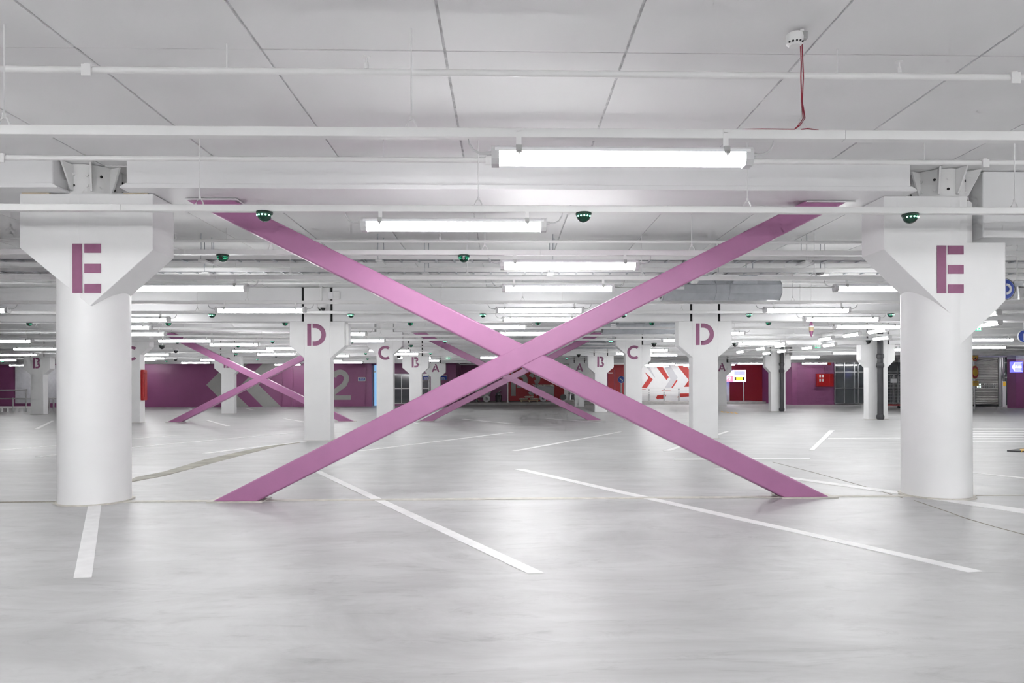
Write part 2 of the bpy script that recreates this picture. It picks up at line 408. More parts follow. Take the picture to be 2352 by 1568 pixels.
# ------------------------------------------------------------------ columns
CAPF, CAPB = 6.491, 6.90
def e_column(xc, label, cap_px, drum_dir):
    t = thing('concrete_column', label, 'column', (xc, YE, 0))
    MB().lathe([(0.3125, 0.0), (0.3125, 2.90)], n=72).build('shaft', 'white', t, smooth=True)
    poly = [at(x, y, CAPF) for x, y in cap_px]
    MB().xz([(x - xc, z) for x, z in poly], CAPF - YE, CAPB - YE).build('corbel_head', 'white', t, bevel=0.005)
    ring = []
    for k in range(40):
        a = 2 * math.pi * k / 40; r = 0.345 + random.uniform(-0.022, 0.018); ring.append((r * math.cos(a), r * math.sin(a)))
    MB().xy(ring, 0, 0.014).build('base_grout', 'seam', t)
    # bolted steel drum between column head and slab
    drum = MB().lathe([(0.285, 2.925), (0.285, 2.955), (0.262, 2.96), (0.262, CEIL)], n=48).build('connection_drum', 'steel', t, smooth=True)
    for k in range(10):
        a = math.radians(-90 + (k - 4.5) * 36 + 8 * drum_dir); ca, sa = math.cos(a), math.sin(a); w_ = 0.008
        pts = [(0.26, 2.97), (0.285, 2.97), (0.40, CEIL - 0.01), (0.26, CEIL - 0.01)]
        vs = [(ca * r + sa * e, sa * r - ca * e, z) for e in (-w_, w_) for r, z in pts]
        MB().add(vs, [(0, 1, 2, 3), (7, 6, 5, 4), (0, 4, 5, 1), (1, 5, 6, 2), (2, 6, 7, 3), (3, 7, 4, 0)]).build('gusset_plate', 'steel', t)
    for k in range(14):
        for zz in (3.02, 3.12):
            a = math.radians(k * 360 / 14 + 5); ca, sa = math.cos(a), math.sin(a)
            dk = (k * 7 + int(zz * 100)) % 3 == 0
            MB().tube([(ca * 0.258, sa * 0.258, zz), (ca * (0.266 if dk else 0.279), sa * (0.266 if dk else 0.279), zz)], 0.013 if dk else 0.016, 8).build('bolt_hole' if dk else 'bolt', 'black' if dk else 'steel', drum)
    return t
XEL, XER = at(218, 900, YE)[0], at(2149, 900, YE)[0]
eL = e_column(XEL, 'round white concrete column with purple letter E on the left', [(45, 445), (351, 445), (351, 574), (207, 702), (45, 569)], 1)
eR = e_column(XER, 'round white concrete column with purple letter E on the right',
              [(2030, 450), (2222, 450), (2222, 557), (2310, 557), (2310, 690), (2199, 800), (2197, 734), (2030, 572)], -1)
for t, xp in ((eL, 200), (eR, 2182)):
    x_, z_ = at(xp, 673, CAPF); letter('E', 0.459, x_ - t.location.x, CAPF - YE - 0.0045, 1.998, t)
for xa, xb, t in ((58, 120, eL), (290, 345, eL)):
    a, b = at(xa, 445, 6.55)[0], at(xb, 445, 6.55)[0]
    MB().box(a - XEL, b - XEL, 6.50 - YE, 6.80 - YE, 2.925, 2.937).build('shim_board', 'wood', eL)

def column(k, yf, ch, label, left='low', right='low', depth=0.31, hw=0.275, cw=0.575, xo=0.0):
    xc = X0 + k * SP + xo
    t = thing('concrete_column', label, 'column', (xc, yf, 0))
    MB().box(-hw, hw, 0, depth, 0, CEIL - 0.002).build('shaft', 'white', t, bevel=0.012)
    for s, ty in ((-1, left), (1, right)):
        zt, zc, zb = (2.50, 1.985, 1.72) if ty == 'low' else (2.94, 2.47, 2.20)
        MB().xz([(s * (hw - 0.01), zt), (s * cw, zt), (s * cw, zc), (s * (hw - 0.01), zb)], 0.0, depth).build('corbel', 'white', t, bevel=0.01)
        if ty == 'low':
            MB().box(s * (hw + 0.001), s * (hw + 0.045), 0.03, depth - 0.01, 2.502, CEIL - 0.004).build('bearing_gap_shade', 'black', t)  # shade of the open gap, drawn as a black block
    if ch: letter(ch, 0.462, -0.01 if ch != 'A' else 0, 0, 1.99 if ch in 'D' else (2.0 if ch in 'BA' else 2.02), t)
    MB().box(-hw - 0.02, hw + 0.02, -0.02, depth + 0.02, 0, 0.006).build('base_grout', 'seam', t)
    return t
dL = column(0, YD, 'D', 'square white column with letter D, left of the big cross brace')
dR = column(1, YD, 'D', 'square white column with letter D, right of the big cross brace')
cF = column(-1, YC, 'C', 'white column with letter C half hidden behind the left round column', 'high', 'high')
cL = column(0, YC, 'C', 'white column with letter C just right of the left D column', 'high', 'high')
cR = column(1, YC, 'C', 'white column with letter C left of the right D column', 'high', 'low')
cX = column(2, YC, '', 'white column behind the larger black drain pipe', 'low', 'low', depth=0.31, hw=0.33)
for k, lab in ((-2, 'white column with letter B at the far left by the railing'), (-1, 'white column with letter B behind the small left cross brace'),
               (0, 'white column with letter B between the left C and A columns'), (1, 'white column with letter B left of the right C column')):
    column(k, YB, 'B', lab)
bX = column(2, YB, '', 'white column behind the smaller black drain pipe', 'low', 'low', hw=0.33, xo=-0.25)
for k, lab in ((0, 'white column with letter A left of the cross brace centre'), (1, 'brightly lit white column with letter A right of the cross brace centre'),
               (2, 'pale column with letter A above the lit information display')):
    column(k, YA, 'A', lab)
# fittings on the D column and the C columns
def part_box(name, m, t, x0, x1, y0, y1, z0, z1, bevel=0.008):
    return MB().box(x0, x1, y0, y1, z0, z1).build(name, m, t, bevel=bevel)
jb = thing('junction_box', 'white junction box beside the top of the left D column', 'box', (X0 + 0.36, YD - 0.09, 2.96))
part_box('box_body', 'steel', jb, -0.11, 0.13, 0, 0.085, 0.0, 0.15); part_box('box_lid', 'signwhite', jb, -0.11, 0.0, -0.012, 0.0, 0.005, 0.145, 0.004)
ic = thing('wall_intercom', 'white flat box on the right edge of the left D column head', 'box', (X0 + 0.575, YD + 0.05, 2.0))
part_box('box_body', 'steel', ic, 0.0, 0.07, 0.0, 0.2, 0.0, 0.46); part_box('cover_plate', 'signwhite', ic, 0.07, 0.078, 0.02, 0.18, 0.02, 0.44, 0.003)
fe = thing('hose_cabinet', 'tall red fire cabinet on the side of the half hidden C column', 'fire cabinet', (X0 - SP + 0.275, YC + 0.02, 0.72))
MB().box(0, 0.10, 0, 0.26, 0, 1.0).build('cabinet_body', 'signred', fe, bevel=0.03, seg=3); MB().box(0.10, 0.108, 0.06, 0.2, 0.1, 0.9).build('cabinet_door', 'signred', fe, bevel=0.003)

def drain(xp, yw, yt, rad, label):
    x = at(xp, 900, yw)[0]; t = thing('drain_pipe', label, 'pipe', (x, yw, 0))
    MB().tube([(0, 0, 0.02), (0, 0, CEIL)], rad, 20).build('pipe', 'pipe', t, smooth=True)
    for z, h_, k in ((0.0, 0.17, 1.32), (1.72, 0.16, 1.32), (2.02, 0.16, 1.3) if rad < 0.1 else (2.02, 0.2, 1.42)):
        MB().lathe([(rad * 1.02, z), (rad * k, z + h_ * .25), (rad * k, z + h_ * .75), (rad * 1.02, z + h_)], n=20).build('pipe_collar', 'pipe', t, smooth=True)
drain(2022, YC - 0.16, 0, 0.092, 'thick black vertical drain pipe nearer the round E column')
drain(1795.5, YB - 0.15, 0, 0.088, 'thick black vertical drain pipe farther back by the purple wall')

# ------------------------------------------------------------------ beams
def beam(xa, xb, y0, y1, zb, label, lip=False):
    t = thing('ceiling_beam', label, 'beam', ((xa + xb) / 2, (y0 + y1) / 2, zb))
    hx = (xb - xa) / 2; hy = (y1 - y0) / 2; h_ = CEIL - zb - 0.001
    if lip:
        MB().box(-hx, hx, -hy + 0.02, hy - 0.02, 0.03, h_).build('beam_web', 'beam', t, bevel=0.01)
        MB().xz([(-hx - 0.05, 0.0), (hx + 0.05, 0.0), (hx + 0.05, 0.014), (hx, 0.045), (-hx, 0.045), (-hx - 0.05, 0.014)], -hy, hy).build('bottom_flange', 'beam', t, bevel=0.006)
    else:
        MB().box(-hx, hx, -hy, hy, 0, h_).build('beam_body', 'beam', t, bevel=0.012)
    return t
BY0, BY1 = 6.33, 6.88
xa = at(287, 433, BY0)[0]; xb = at(2095, 437, BY0)[0]
beam(xa, xb, BY0, BY1, 2.937, 'long white beam spanning between the two round E columns', True)
beam(-14, at(118, 433, BY0)[0], BY0, BY1, 2.937, 'white beam running out of frame left of the left E column', True)
beam(at(2258, 500, 6.62)[0], 14, 6.62, 6.98, 2.565, 'deep white beam running out of frame right of the right E column')
def row_beams(yf, cols, types, lets, xo={}):
    hw = 0.275
    for i in range(len(cols) + 1):
        a = -33.5 if i == 0 else X0 + cols[i - 1] * SP + hw + 0.045
        b = 35.5 if i == len(cols) else X0 + cols[i] * SP - hw - 0.045
        if i > 0 and cols[i - 1] == 2: a += 0.06
        if i < len(cols) and cols[i] == 2: b -= 0.31 if yf == YB else 0.06
        ty = types[i]
        zb = 2.50 if ty == 'low' else 2.942
        beam(a, b, yf + (0.0 if ty == 'low' else -0.1), yf + (0.31 if ty == 'low' else 0.42), zb, lets[i], False)
row_beams(YD, [0, 1], ['low'] * 3, ['deep white beam left of the left D column', 'deep white beam between the two D columns', 'deep white beam right of the right D column'])
row_beams(YC, [-1, 0, 1, 2], ['high', 'high', 'high', 'low', 'low'],
          ['shallow beam left of the half hidden C column', 'shallow white beam above the small left cross brace', 'shallow white beam above the far middle cross brace',
           'deep beam between the right C column and the larger drain pipe', 'deep beam right of the larger black drain pipe'])
row_beams(YB, [-2, -1, 0, 1, 2], ['low'] * 6, ['deep beam left of the far left B column', 'deep beam between the two leftmost B columns', 'deep beam between the second and third B columns from the left',
          'deep beam between the third and fourth B columns from the left', 'deep beam between the rightmost B column and the smaller drain pipe', 'deep beam right of the smaller drain pipe column'])
row_beams(YA, [0, 1, 2], ['low'] * 4, ['far deep beam left of the left A column', 'far deep beam between the left and middle A columns', 'far deep beam between the middle and right A columns', 'far deep beam right of the right A column'])

# ------------------------------------------------------------------ cross braces
BF, BB = 6.665, 6.865
def cross_brace(label):
    t = thing('cross_brace', label, 'brace', (0.16, BF, 0))
    ox = 0.16
    def q(pts): return [(at(x, 890, BF)[0] - ox, z) for x, z in pts]
    zt = 2.93
    A = q([(483, 0.004), (589, 0.004), (1950, zt), (1849, zt)])
    B1 = q([(1800, 0.004), (1908, 0.004), (532, zt), (424, zt)])
    # second diagonal is cut where it meets the first
    def lerp(p, r, k): return (p[0] + (r[0] - p[0]) * k, p[1] + (r[1] - p[1]) * k)
    MB().xz(A, 0, BB - BF).build('through_arm', 'brace', t, bevel=0.016, seg=3)
    b0, b1, b2, b3 = B1[0], B1[1], B1[2], B1[3]          # bottom-left, bottom-right, top-right, top-left
    ca, cb = lerp(A[0], A[1], 0.5), lerp(A[2], A[3], 0.5)
    def meet(p, r):
        dx, dz = cb[0] - ca[0], cb[1] - ca[1]; ex, ez = r[0] - p[0], r[1] - p[1]
        k = ((ca[0] - p[0]) * dz - (ca[1] - p[1]) * dx) / (ex * dz - ez * dx); return lerp(p, r, k)
    i0, i1 = meet(b0, b3), meet(b1, b2)
    MB().xz([b0, b1, i1, i0], 0.003, BB - BF - 0.003).build('half_arm', 'brace', t, bevel=0.016, seg=3)
    MB().xz([i0, i1, b2, b3], 0.003, BB - BF - 0.003).build('half_arm', 'brace', t, bevel=0.016, seg=3)
    for p in (A, B1):
        a, b = min(p[0][0], p[1][0]), max(p[0][0], p[1][0])
        MB().box(a - 0.03, b + 0.06, -0.03, BB - BF + 0.05, 0, 0.012).build('foot_plate', 'seam', t)
        a, b = min(p[2][0], p[3][0]), max(p[2][0], p[3][0])
        MB().box(a + 0.02, b + 0.06, -0.02, BB - BF + 0.02, zt - 0.012, zt).build('head_plate', 'steel', t)
    return t
def copy_tree(o, parent=None):
    c = o.copy(); C.objects.link(c); c.parent = parent
    for ch in list(o.children): copy_tree(ch, c)
    return c
x1 = cross_brace('large purple steel cross brace between the two round E columns')
for dx, y, lab in ((-8.4, BF, 'purple brace end peeking out left of the left round E column'),
                   (-8.19, YC + 0.06, 'small purple cross brace in front of the chevron wall at left'),
                   (0.01, YC + 0.06, 'far purple cross brace seen behind the large cross brace')):
    c = copy_tree(x1); c.location = (0.16 + dx, y, 0); c['label'] = lab

# ------------------------------------------------------------------ rails, pipes, cable ladders under the slab
RZ0, RZ1 = 2.571, 2.626
REAR = [2.2, 0.4, -1.5, -3.4, -5.3, -7.2, -9.1, -11.0]  # unseen rails added behind the viewer, their lamps brighten upright faces
RAILS = [4.04, 5.75, 7.60, 9.35, 12.0, 13.6, 15.35, 17.2, 19.7, 21.4, 23.5, 25.0, 27.4, 28.9, 31.0, 32.6, 34.2, 36.3]
HANG = {0: [10, 945, 1840], 1: [458, 1098, 1716, 2330], 2: [622, 1113, 1588]}
rod_me = MB().tube([(0, 0, 0.045), (0, 0, CEIL - RZ1)], 0.0045, 6).mesh('hanger_rod', 'steel')
hook = MB()
for s in (-1, 1): hook.tube([(0, 0, 0.06), (s * 0.016, 0, 0.045), (s * 0.03, 0, 0.015), (s * 0.03, 0, -0.01)], 0.006, 6)
hook.tube([(0, 0, 0.05), (0, 0, 0.075)], 0.011, 8)
hook_me = hook.mesh('hanger_hook', 'steel')
for i, y in enumerate(RAILS):
    where = {0: 'nearest', len(RAILS) - 1: 'farthest'}.get(i, ORD[i] + ' nearest')
    t = thing('lighting_rail', 'white lighting rail hung under the ceiling, %s to the viewer' % where, 'rail', (0, y, RZ0), group='lighting rails')
    xs = [-33.8] + [(-9.0 + 6.0 * k + (i * 1.7) % 6) for k in range(0, 4)] + [35.8]
    if i == 0: xs = [-33.8, -3.9, at(1937, 320, y)[0], 35.8]
    if i == 1: xs = [-33.8, at(281, 485, y)[0], 5.0, 35.8]
    for a, b in zip(xs[:-1], xs[1:]):
        MB().box(a + 0.001, b - 0.001, -0.03, 0.03, 0, RZ1 - RZ0).build('rail_length', 'steel', t, bevel=0.004)
    if i in HANG: hx = [at(p, 290, y)[0] for p in HANG[i]]
    else: hx = [-15 + 2.4 * k + (i * 0.83) % 2.4 for k in range(12)]
    for x in hx:
        link('hanger_rod', rod_me, t, loc=(x, 0, RZ1 - RZ0)); link('hanger_hook', hook_me, t, loc=(x, 0, RZ1 - RZ0))

for i, y in enumerate(REAR):
    t = thing('lighting_rail', 'added unseen lighting rail behind the viewer, %s of eight' % ORD[i], 'rail', (0, y, RZ0), group='lighting rails')
    MB().box(-14, 14, -0.03, 0.03, 0, RZ1 - RZ0).build('rail_length', 'steel', t)
    for k in range(5): link('hanger_rod', rod_me, t, loc=(-5 + 2.4 * k, 0, RZ1 - RZ0)); link('hanger_hook', hook_me, t, loc=(-5 + 2.4 * k, 0, RZ1 - RZ0))
BACK = [(39.7, -30, 23, [-27.5, -21.5, -12.5, 9.2, 11.8, 14.4, 18.2, 21.6]), (41.7, 6, 15.5, [9.0, 11.2, 13.4]), (44.2, 6, 15.5, [9.9, 12.4])]  # some lamps real, others added to brighten the dark end walls
for i, (y, a, b, _x) in enumerate(BACK):
    t = thing('lighting_rail', 'added short lighting rail before the far end wall, %s of three' % ORD[i], 'rail', (0, y, RZ0), group='lighting rails')
    MB().box(a, b, -0.03, 0.03, 0, RZ1 - RZ0).build('rail_length', 'steel', t)
    for k in range(int((b - a) / 2.4)): link('hanger_rod', rod_me, t, loc=(a + 0.5 + 2.4 * k, 0, RZ1 - RZ0)); link('hanger_hook', hook_me, t, loc=(a + 0.5 + 2.4 * k, 0, RZ1 - RZ0))
for nm, x in (('inner', 9.15), ('outer', 10.65)):
    for j, (a, b) in enumerate(((11.4, 14.36), (14.8, 22.35), (23.0, 30.1))):
        t = thing('lane_rail', 'white rail over the driving lane, %s row, %s stretch' % (nm, ('nearest', 'middle', 'farthest')[j]), 'rail', (x, (a + b) / 2, RZ1 + 0.002), group='lane rails')
        MB().box(-0.025, 0.025, -(b - a) / 2, (b - a) / 2, 0, 0.03).build('rail_length', 'steel', t)
        for k in range(int((b - a) / 2.4) + 1): link('hanger_rod', rod_me, t, loc=(0, -(b - a) / 2 + 0.3 + 2.3 * k, -0.002))
PZ = 3.05
head_me = MB().lathe([(0.014, 0.02), (0.012, 0.06), (0.006, 0.062), (0.006, 0.09), (0.024, 0.092), (0.024, 0.096)], n=10).mesh('sprinkler_head', 'steel')
prod_me = MB().tube([(0, 0, 0.02), (0, 0, CEIL - PZ)], 0.004, 6).mesh('hanger_rod', 'steel')
clampm = MB().lathe([(0.03, 0.0), (0.034, 0.012), (0.03, 0.03), (0.012, 0.036)], n=12); clampm.box(-0.028, 0.028, -0.036, -0.026, -0.05, 0.02)
clamp_me = clampm.mesh('pipe_clamp', 'steel')
for i, y in enumerate([4.24, 5.86, 9.12, 11.2, 12.75, 16.3, 18.4, 20.5, 24.2, 26.2]):
    t = thing('sprinkler_pipe', 'thin white sprinkler pipe along the ceiling, %s from the viewer' % ORD[i], 'pipe', (0, y, PZ), group='sprinkler pipes')
    MB().tube([(-33.8, 0, 0), (35.8, 0, 0)], 0.021, 14).build('pipe', 'steel', t, smooth=True)
    if i == 0: hd, rd, cl = [842, 2065], [521, 1923], [205, 2325]
    elif i == 1: hd, rd, cl = [], [880, 2122], [1122, 2258, 7]
    elif i == 2: hd, rd, cl = [1009, 402], [519, 1588], []
    else: hd, rd, cl = [], [150 + 210 * k + 60 * i for k in range(8)], []
    for p in hd: link('sprinkler_head', head_me, t, loc=(at(p, 150, y)[0], 0, 0))
    for p in rd: link('hanger_rod', prod_me, t, loc=(at(p, 150, y)[0], 0, 0))
    for p in cl: link('pipe_clamp', clamp_me, t, loc=(at(p, 150, y)[0], 0, 0))
def ladder(y0, y1, z, label, xr, m):
    t = thing('cable_ladder', label, 'cable tray', (0, y0, z))
    for yy in (0, y1 - y0): MB().box(-33, 34, yy - 0.004, yy + 0.004, 0, 0.055).build('side_rail', m, t)
    rung = MB().box(-0.012, 0.012, 0.004, y1 - y0 - 0.004, 0.004, 0.018).mesh('rung', 'galv')
    for k in range(-34, 46): link('rung', rung, t, loc=(k * 0.25 + 0.05, 0, 0))
    m2 = MB()
    for k in range(9): m2.tube([(-33, 0.03 + k * (y1 - y0 - 0.06) / 8, 0.03), (34, 0.03 + k * (y1 - y0 - 0.06) / 8, 0.03)], 0.010, 6)
    tag(m2.build('cable_bundle', 'galvd', t), kind='stuff')
    for p in xr:
        x = at(p, 600, y0)[0]
        for dx, dy in ((0, 0.0), (0.035, y1 - y0)): MB().tube([(x + dx, dy, -0.03), (x + dx, dy, CEIL - z)], 0.006, 6).build('hanger_rod', 'galv', t)
        MB().box(x - 0.03, x + 0.06, -0.03, y1 - y0 + 0.03, -0.03, -0.008).build('hanger_bracket', 'steel', t)
ladder(9.44, 9.70, 2.868, 'nearer ladder cable tray with dark cables under the ceiling', [462, 868, 1270, 1853], 'steel')
ladder(9.82, 10.04, 2.762, 'farther lower ladder cable tray under the ceiling', [470, 975, 1262, 1650, 1895], 'steel')

# ------------------------------------------------------------------ fluorescent fittings
FL = 1.545
def fitting_meshes():
    d = {}
    sec = [(-0.053, 0.018), (-0.042, -0.030), (-0.022, -0.058), (0.022, -0.058), (0.042, -0.030), (0.053, 0.018)]
    d['diffuser'] = MB().yz(sec, -FL / 2 + 0.045, FL / 2 - 0.045).mesh('diffuser', 'lamp')
    d['housing'] = MB().yz([(-0.058, 0.008), (-0.057, 0.026), (-0.034, 0.042), (0.034, 0.042), (0.057, 0.026), (0.058, 0.008)], -FL / 2 + 0.02, FL / 2 - 0.02).mesh('housing', 'clear')
    ec = [(-0.055, 0.02), (-0.054, -0.036), (-0.034, -0.064), (0.034, -0.064), (0.054, -0.036), (0.055, 0.02), (0.036, 0.044), (-0.036, 0.044)]
    d['end_cap'] = MB().yz(ec, -0.023, 0.023).mesh('end_cap', 'endcap')
    c = MB().box(-0.016, 0.016, -0.033, -0.030, 0.036, 0.15); c.box(-0.016, 0.016, -0.033, 0.033, 0.128, 0.131)
    c.box(-0.016, 0.016, -0.050, -0.030, 0.033, 0.037); d['hanging_strap'] = c.mesh('hanging_strap', 'steel')
    c = MB().box(-0.017, 0.017, -0.064, -0.055, -0.004, 0.040); c.tube([(-0.012, -0.066, 0.0), (0.012, -0.066, 0.0)], 0.008, 6)
    c.box(-0.006, 0.006, -0.068, -0.062, -0.016, 0.002); d['latch'] = c.mesh('latch', 'latch')
    c = MB().tube([(0, 0, 0.012), (0.03, 0, 0.008), (0.07, 0, 0.010), (0.11, 0, 0.03), (0.135, 0, 0.07), (0.14, 0, 0.115)], 0.007, 6)
    c.tube([(-0.005, 0, 0.012), (0.03, 0, 0.008)], 0.013, 8); d['feed_cable'] = c.mesh('feed_cable', 'endcap')
    d['rating_label'] = MB().box(-0.045, 0.045, -0.0535, -0.051, -0.018, -0.013).mesh('rating_label', 'latch')
    return d
FM = fitting_meshes()
def fitting(x, y, label, rz=0.0, detail=2, group=None):
    t = thing('fluorescent_light', label, 'light', (x, y, 2.475), rz, group)
    link('diffuser', FM['diffuser'], t); link('housing', FM['housing'], t)
    for s in (-1, 1): link('end_cap', FM['end_cap'], t, loc=(s * (FL / 2 - 0.022), 0, 0))
    if detail >= 0:
        for s in (-1, 1):
            link('hanging_strap', FM['hanging_strap'], t, loc=(s * (FL / 2 - 0.16), 0, 0))
            link('latch', FM['latch'], t, loc=(s * (FL / 2 - 0.16), 0, 0))
    if detail >= 2:
        o = link('feed_cable', FM['feed_cable'], t, loc=(FL / 2, 0, 0))
        o = link('feed_cable', FM['feed_cable'], t, loc=(-FL / 2, 0, 0)); o.scale = (-1, 1, 1)
        link('rating_label', FM['rating_label'], t, loc=(-0.18, 0, 0))
    return t
ON = {0: [0.70], 1: [-0.42], 2: [0.73], 3: [-4.25, 0.74, 5.34], 4: [-9.32, -4.24, 0.62, 5.37], 5: [-7.36, 0.73, 6.79], 6: [-8.6, -0.27, 8.26],
      7: [-9.19, -4.22, 0.63, 5.33], 8: [-14.14, -9.1, -4.19, 5.33, 14.18], 9: [-8.38, 8.11, 14.11], 10: [-15.83, -7.37, 14.51, 16.8],
      11: [-9.11, -4.19, 5.26, 13.98], 12: [-19.16, -14.02, -9.09, -4.19, 5.21, 14.07], 13: [-7.29, 6.6], 14: [-15.97, -4.08, -0.36, 13.7],
      15: [-23.6, -17.17, -13.61, 13.7], 16: [-8.81, -4.0], 17: [-16.22, -8.25]}
for i, xs in ON.items():
    n = len(xs)
    for j, x in enumerate(sorted(xs)):
        if n == 1:
            lab = {0: 'largest lit fluorescent light, on the nearest rail above the beam', 1: 'lit fluorescent light on the second rail, left of a green dome',
                   2: 'lit fluorescent light on the third rail above the brace centre'}[i]
        else:
            pos = 'leftmost' if j == 0 else 'rightmost' if j == n - 1 else '%s from left' % ORD[j]
            lab = 'lit fluorescent light, %s on the %s lighting rail from the viewer' % (pos, ORD[i])
        fitting(x, RAILS[i], lab, 0, 2 if i < 8 else 1 if i < 11 else 0, 'fluorescent lights across the hall')
AISLE = [(9.15, [12.8, 16.5, 17.75, 19.2, 22.4, 24.1, 26.2]), (10.65, [14.8, 19.0, 22.1, 23.7, 25.9, 27.4])]
for r, (x, ys) in enumerate(AISLE):
    for j, y in enumerate(ys):
        pos = 'nearest' if j == 0 else 'farthest' if j == len(ys) - 1 else ORD[j] + ' nearest'
        t = fitting(x, y, 'slanting short lit tube over the driving lane, %s in the %s lane row' % (pos, ('inner', 'outer')[r]), math.pi / 2, 0, 'lane lights'); t.scale = (0.52, 1, 1)
# unseen fittings added to light the hall beside the frame and behind the viewer
for x, y in ((-4.3, 4.04), (5.6, 4.04), (-9.3, 5.75), (8.6, 7.6), (14.2, 12.0), (14.2, 17.2), (18.5, 9.35), (20, 23.5), (22, 19.7), (27, 32.6), (26.6, 34.2)):
    fitting(x, y, 'added unseen fluorescent light outside the picture or hidden behind other things', 0, 0, 'added fittings out of view')
for i, (y, a, b, xs) in enumerate(BACK):
    for j, x in enumerate(xs):
        fitting(x, y, 'small bright light in the partly added rows before the far end wall, %s from left on the %s short rail' % (ORD[j], ORD[i]), 0, 0, 'lights by the far end wall')
for i, y in enumerate(REAR):
    for x in ((-4.2, 5.4), (-6.5, -1.8, 3.2, 8.0), (-4.2, 0.7, 5.4)) [i] if i < 3 else (-8, -5, -2, 1, 4, 7) if i % 2 else (-6.5, -3.5, -0.5, 2.5, 5.5, 8.5):
        fitting(x, y, 'added unseen fluorescent light on the rails behind the viewer', 0, 0, 'added fittings behind the viewer')
# ------------------------------------------------------------------ parking sensor domes
def dome_meshes():
    d = {}
    d['ring'] = MB().lathe([(0.0, 0.0), (0.066, 0.0), (0.068, -0.006), (0.066, -0.016), (0.061, -0.018)], n=28).mesh('dome_ring', 'dring', True)
    d['glass'] = MB().lathe([(0.061, -0.016)] + [(0.061 * math.cos(a), -0.022 - 0.058 * math.sin(a)) for a in [math.radians(q) for q in (8, 24, 40, 56, 70, 82)]] + [(0.0, -0.0805)], n=28).mesh('dome_glass', 'dome', True)
    m = []
    for k in range(5):
        a = math.radians(-90 + (k - 2) * 27); m.append((0.0605 * math.cos(a), 0.0605 * math.sin(a), -0.033))
    d['ledpos'] = m
    d['led'] = MB().lathe([(0.0, -0.007), (0.005, -0.005), (0.0075, 0.0), (0.005, 0.005), (0.0, 0.007)], n=10).mesh('led', 'led', True)
    eye = MB().tube([(0, -0.048, -0.042), (0, -0.066, -0.044)], [0.019, 0.015], 14)
    d['eye'] = eye.mesh('lens', 'dark', True)
    g = MB()
    for s in (-1, 1):
        pts = []
        for i in range(5):
            a = math.radians(-90 + s * (24 + i * 14)); pts.append(a)
        vs = []
        for a in pts:
            for z, r in ((-0.026, 0.0615), (-0.05, 0.0545)): vs.append((r * math.cos(a), r * math.sin(a), z))
            for z, r in ((-0.05, 0.052), (-0.026, 0.059)): vs.append((r * math.cos(a), r * math.sin(a), z))
        fs = []
        for i in range(4):
            for k in range(4): fs.append((i * 4 + k, i * 4 + (k + 1) % 4, (i + 1) * 4 + (k + 1) % 4, (i + 1) * 4 + k))
        g.add(vs, fs)
    d['glow'] = g.mesh('side_light', 'glow')
    return d
DM = dome_meshes()
def dome(x, y, kind, label):
    t = thing('parking_sensor', label, 'sensor', (x, y, RZ0), group='green parking sensor domes')
    link('dome_ring', DM['ring'], t); link('dome_glass', DM['glass'], t)
    if kind == 'led':
        for p in DM['ledpos']: link('led', DM['led'], t, loc=p)
    elif kind == 'lens':
        link('lens', DM['eye'], t); link('side_light', DM['glow'], t)
DOMES = {1: ('led', [-2.0, 0.67, 3.47]), 2: ('lens', [-3.1, -0.45]), 5: ('led', [-5.76, -3.04, -0.43, 2.38, 4.91, 7.80]),
         6: ('lens', [-10.49, -7.46, -4.89, -2.11, 0.75, 3.33, 5.99]), 9: ('led', [-15.78, -10.13, -7.21, -4.75, -1.87, 3.33]),
         10: ('lens', [-9.08, -3.21]), 13: ('led', [-11.24, -5.85, -3.13]), 14: ('lens', [-10.29]), 16: ('led', [-12.26, -6.83, -1.88, 3.11]), 17: ('led', [-26.17, -17.75])}
for i, (kd, xs) in DOMES.items():
    for j, x in enumerate(xs):
        if len(xs) == 1: pos = 'the only one'
        else: pos = 'leftmost' if j == 0 else 'rightmost' if j == len(xs) - 1 else ORD[j] + ' from left'
        dome(x, RAILS[i], kd, 'green parking sensor dome %s, %s on the %s rail' % ('with lit LEDs' if kd == 'led' else 'with dark lens', pos, ORD[i]))

# security cameras: white mount with dark dome
def cctv(px, py, y, label, mount=True, k=1.0):
    x, z = at(px, py, y); t = thing('dome_camera', label, 'camera', (x, y, z))
    if mount: MB().lathe([(0.0, 0.11 * k), (0.095 * k, 0.11 * k), (0.10 * k, 0.09 * k), (0.095 * k, 0.0)], n=20).build('mount', 'steel', t, smooth=True)
    else: MB().lathe([(0.0, 0.03 * k), (0.09 * k, 0.03 * k), (0.09 * k, 0.0)], n=20).build('mount', 'dring', t, smooth=True)
    MB().lathe([(0.075 * k, 0.002)] + [(0.075 * k * math.cos(a), -0.09 * k * math.sin(a)) for a in [math.radians(q) for q in (5, 25, 45, 65, 80)]] + [(0, -0.09 * k)], n=20).build('dome_cover', 'dark', t, smooth=True)
    if z + 0.11 * k < CEIL - 0.05:
        MB().tube([(0, 0, (0.1 if mount else 0.02) * k), (0, 0, CEIL - z)], 0.012, 8).build('drop_tube', 'steel', t)
cctv(739, 707, YD - 0.12, 'white dome camera on the neck of the left D column')
cctv(372, 795, 21.0, 'black ceiling camera right of the half hidden C column', False)
cctv(404, 805, 25.5, 'white mounted dome camera, upper of two by the purple wall')
cctv(403, 825, 33.5, 'white mounted dome camera, lower of two by the purple wall')
cctv(1502, 790, 21.6, 'black dome camera right of the right C column', False)
cctv(1688, 790, 21.6, 'black dome camera right of the right D column', False)
cctv(916, 818, 30.6 - 0.5, 'small black dome camera right of the left C column', False)
cctv(1329, 815, 29.5, 'small black dome camera above the bright A column', False)
cctv(1995, 783, 21.9, 'dark camera beside the larger black drain pipe', False)

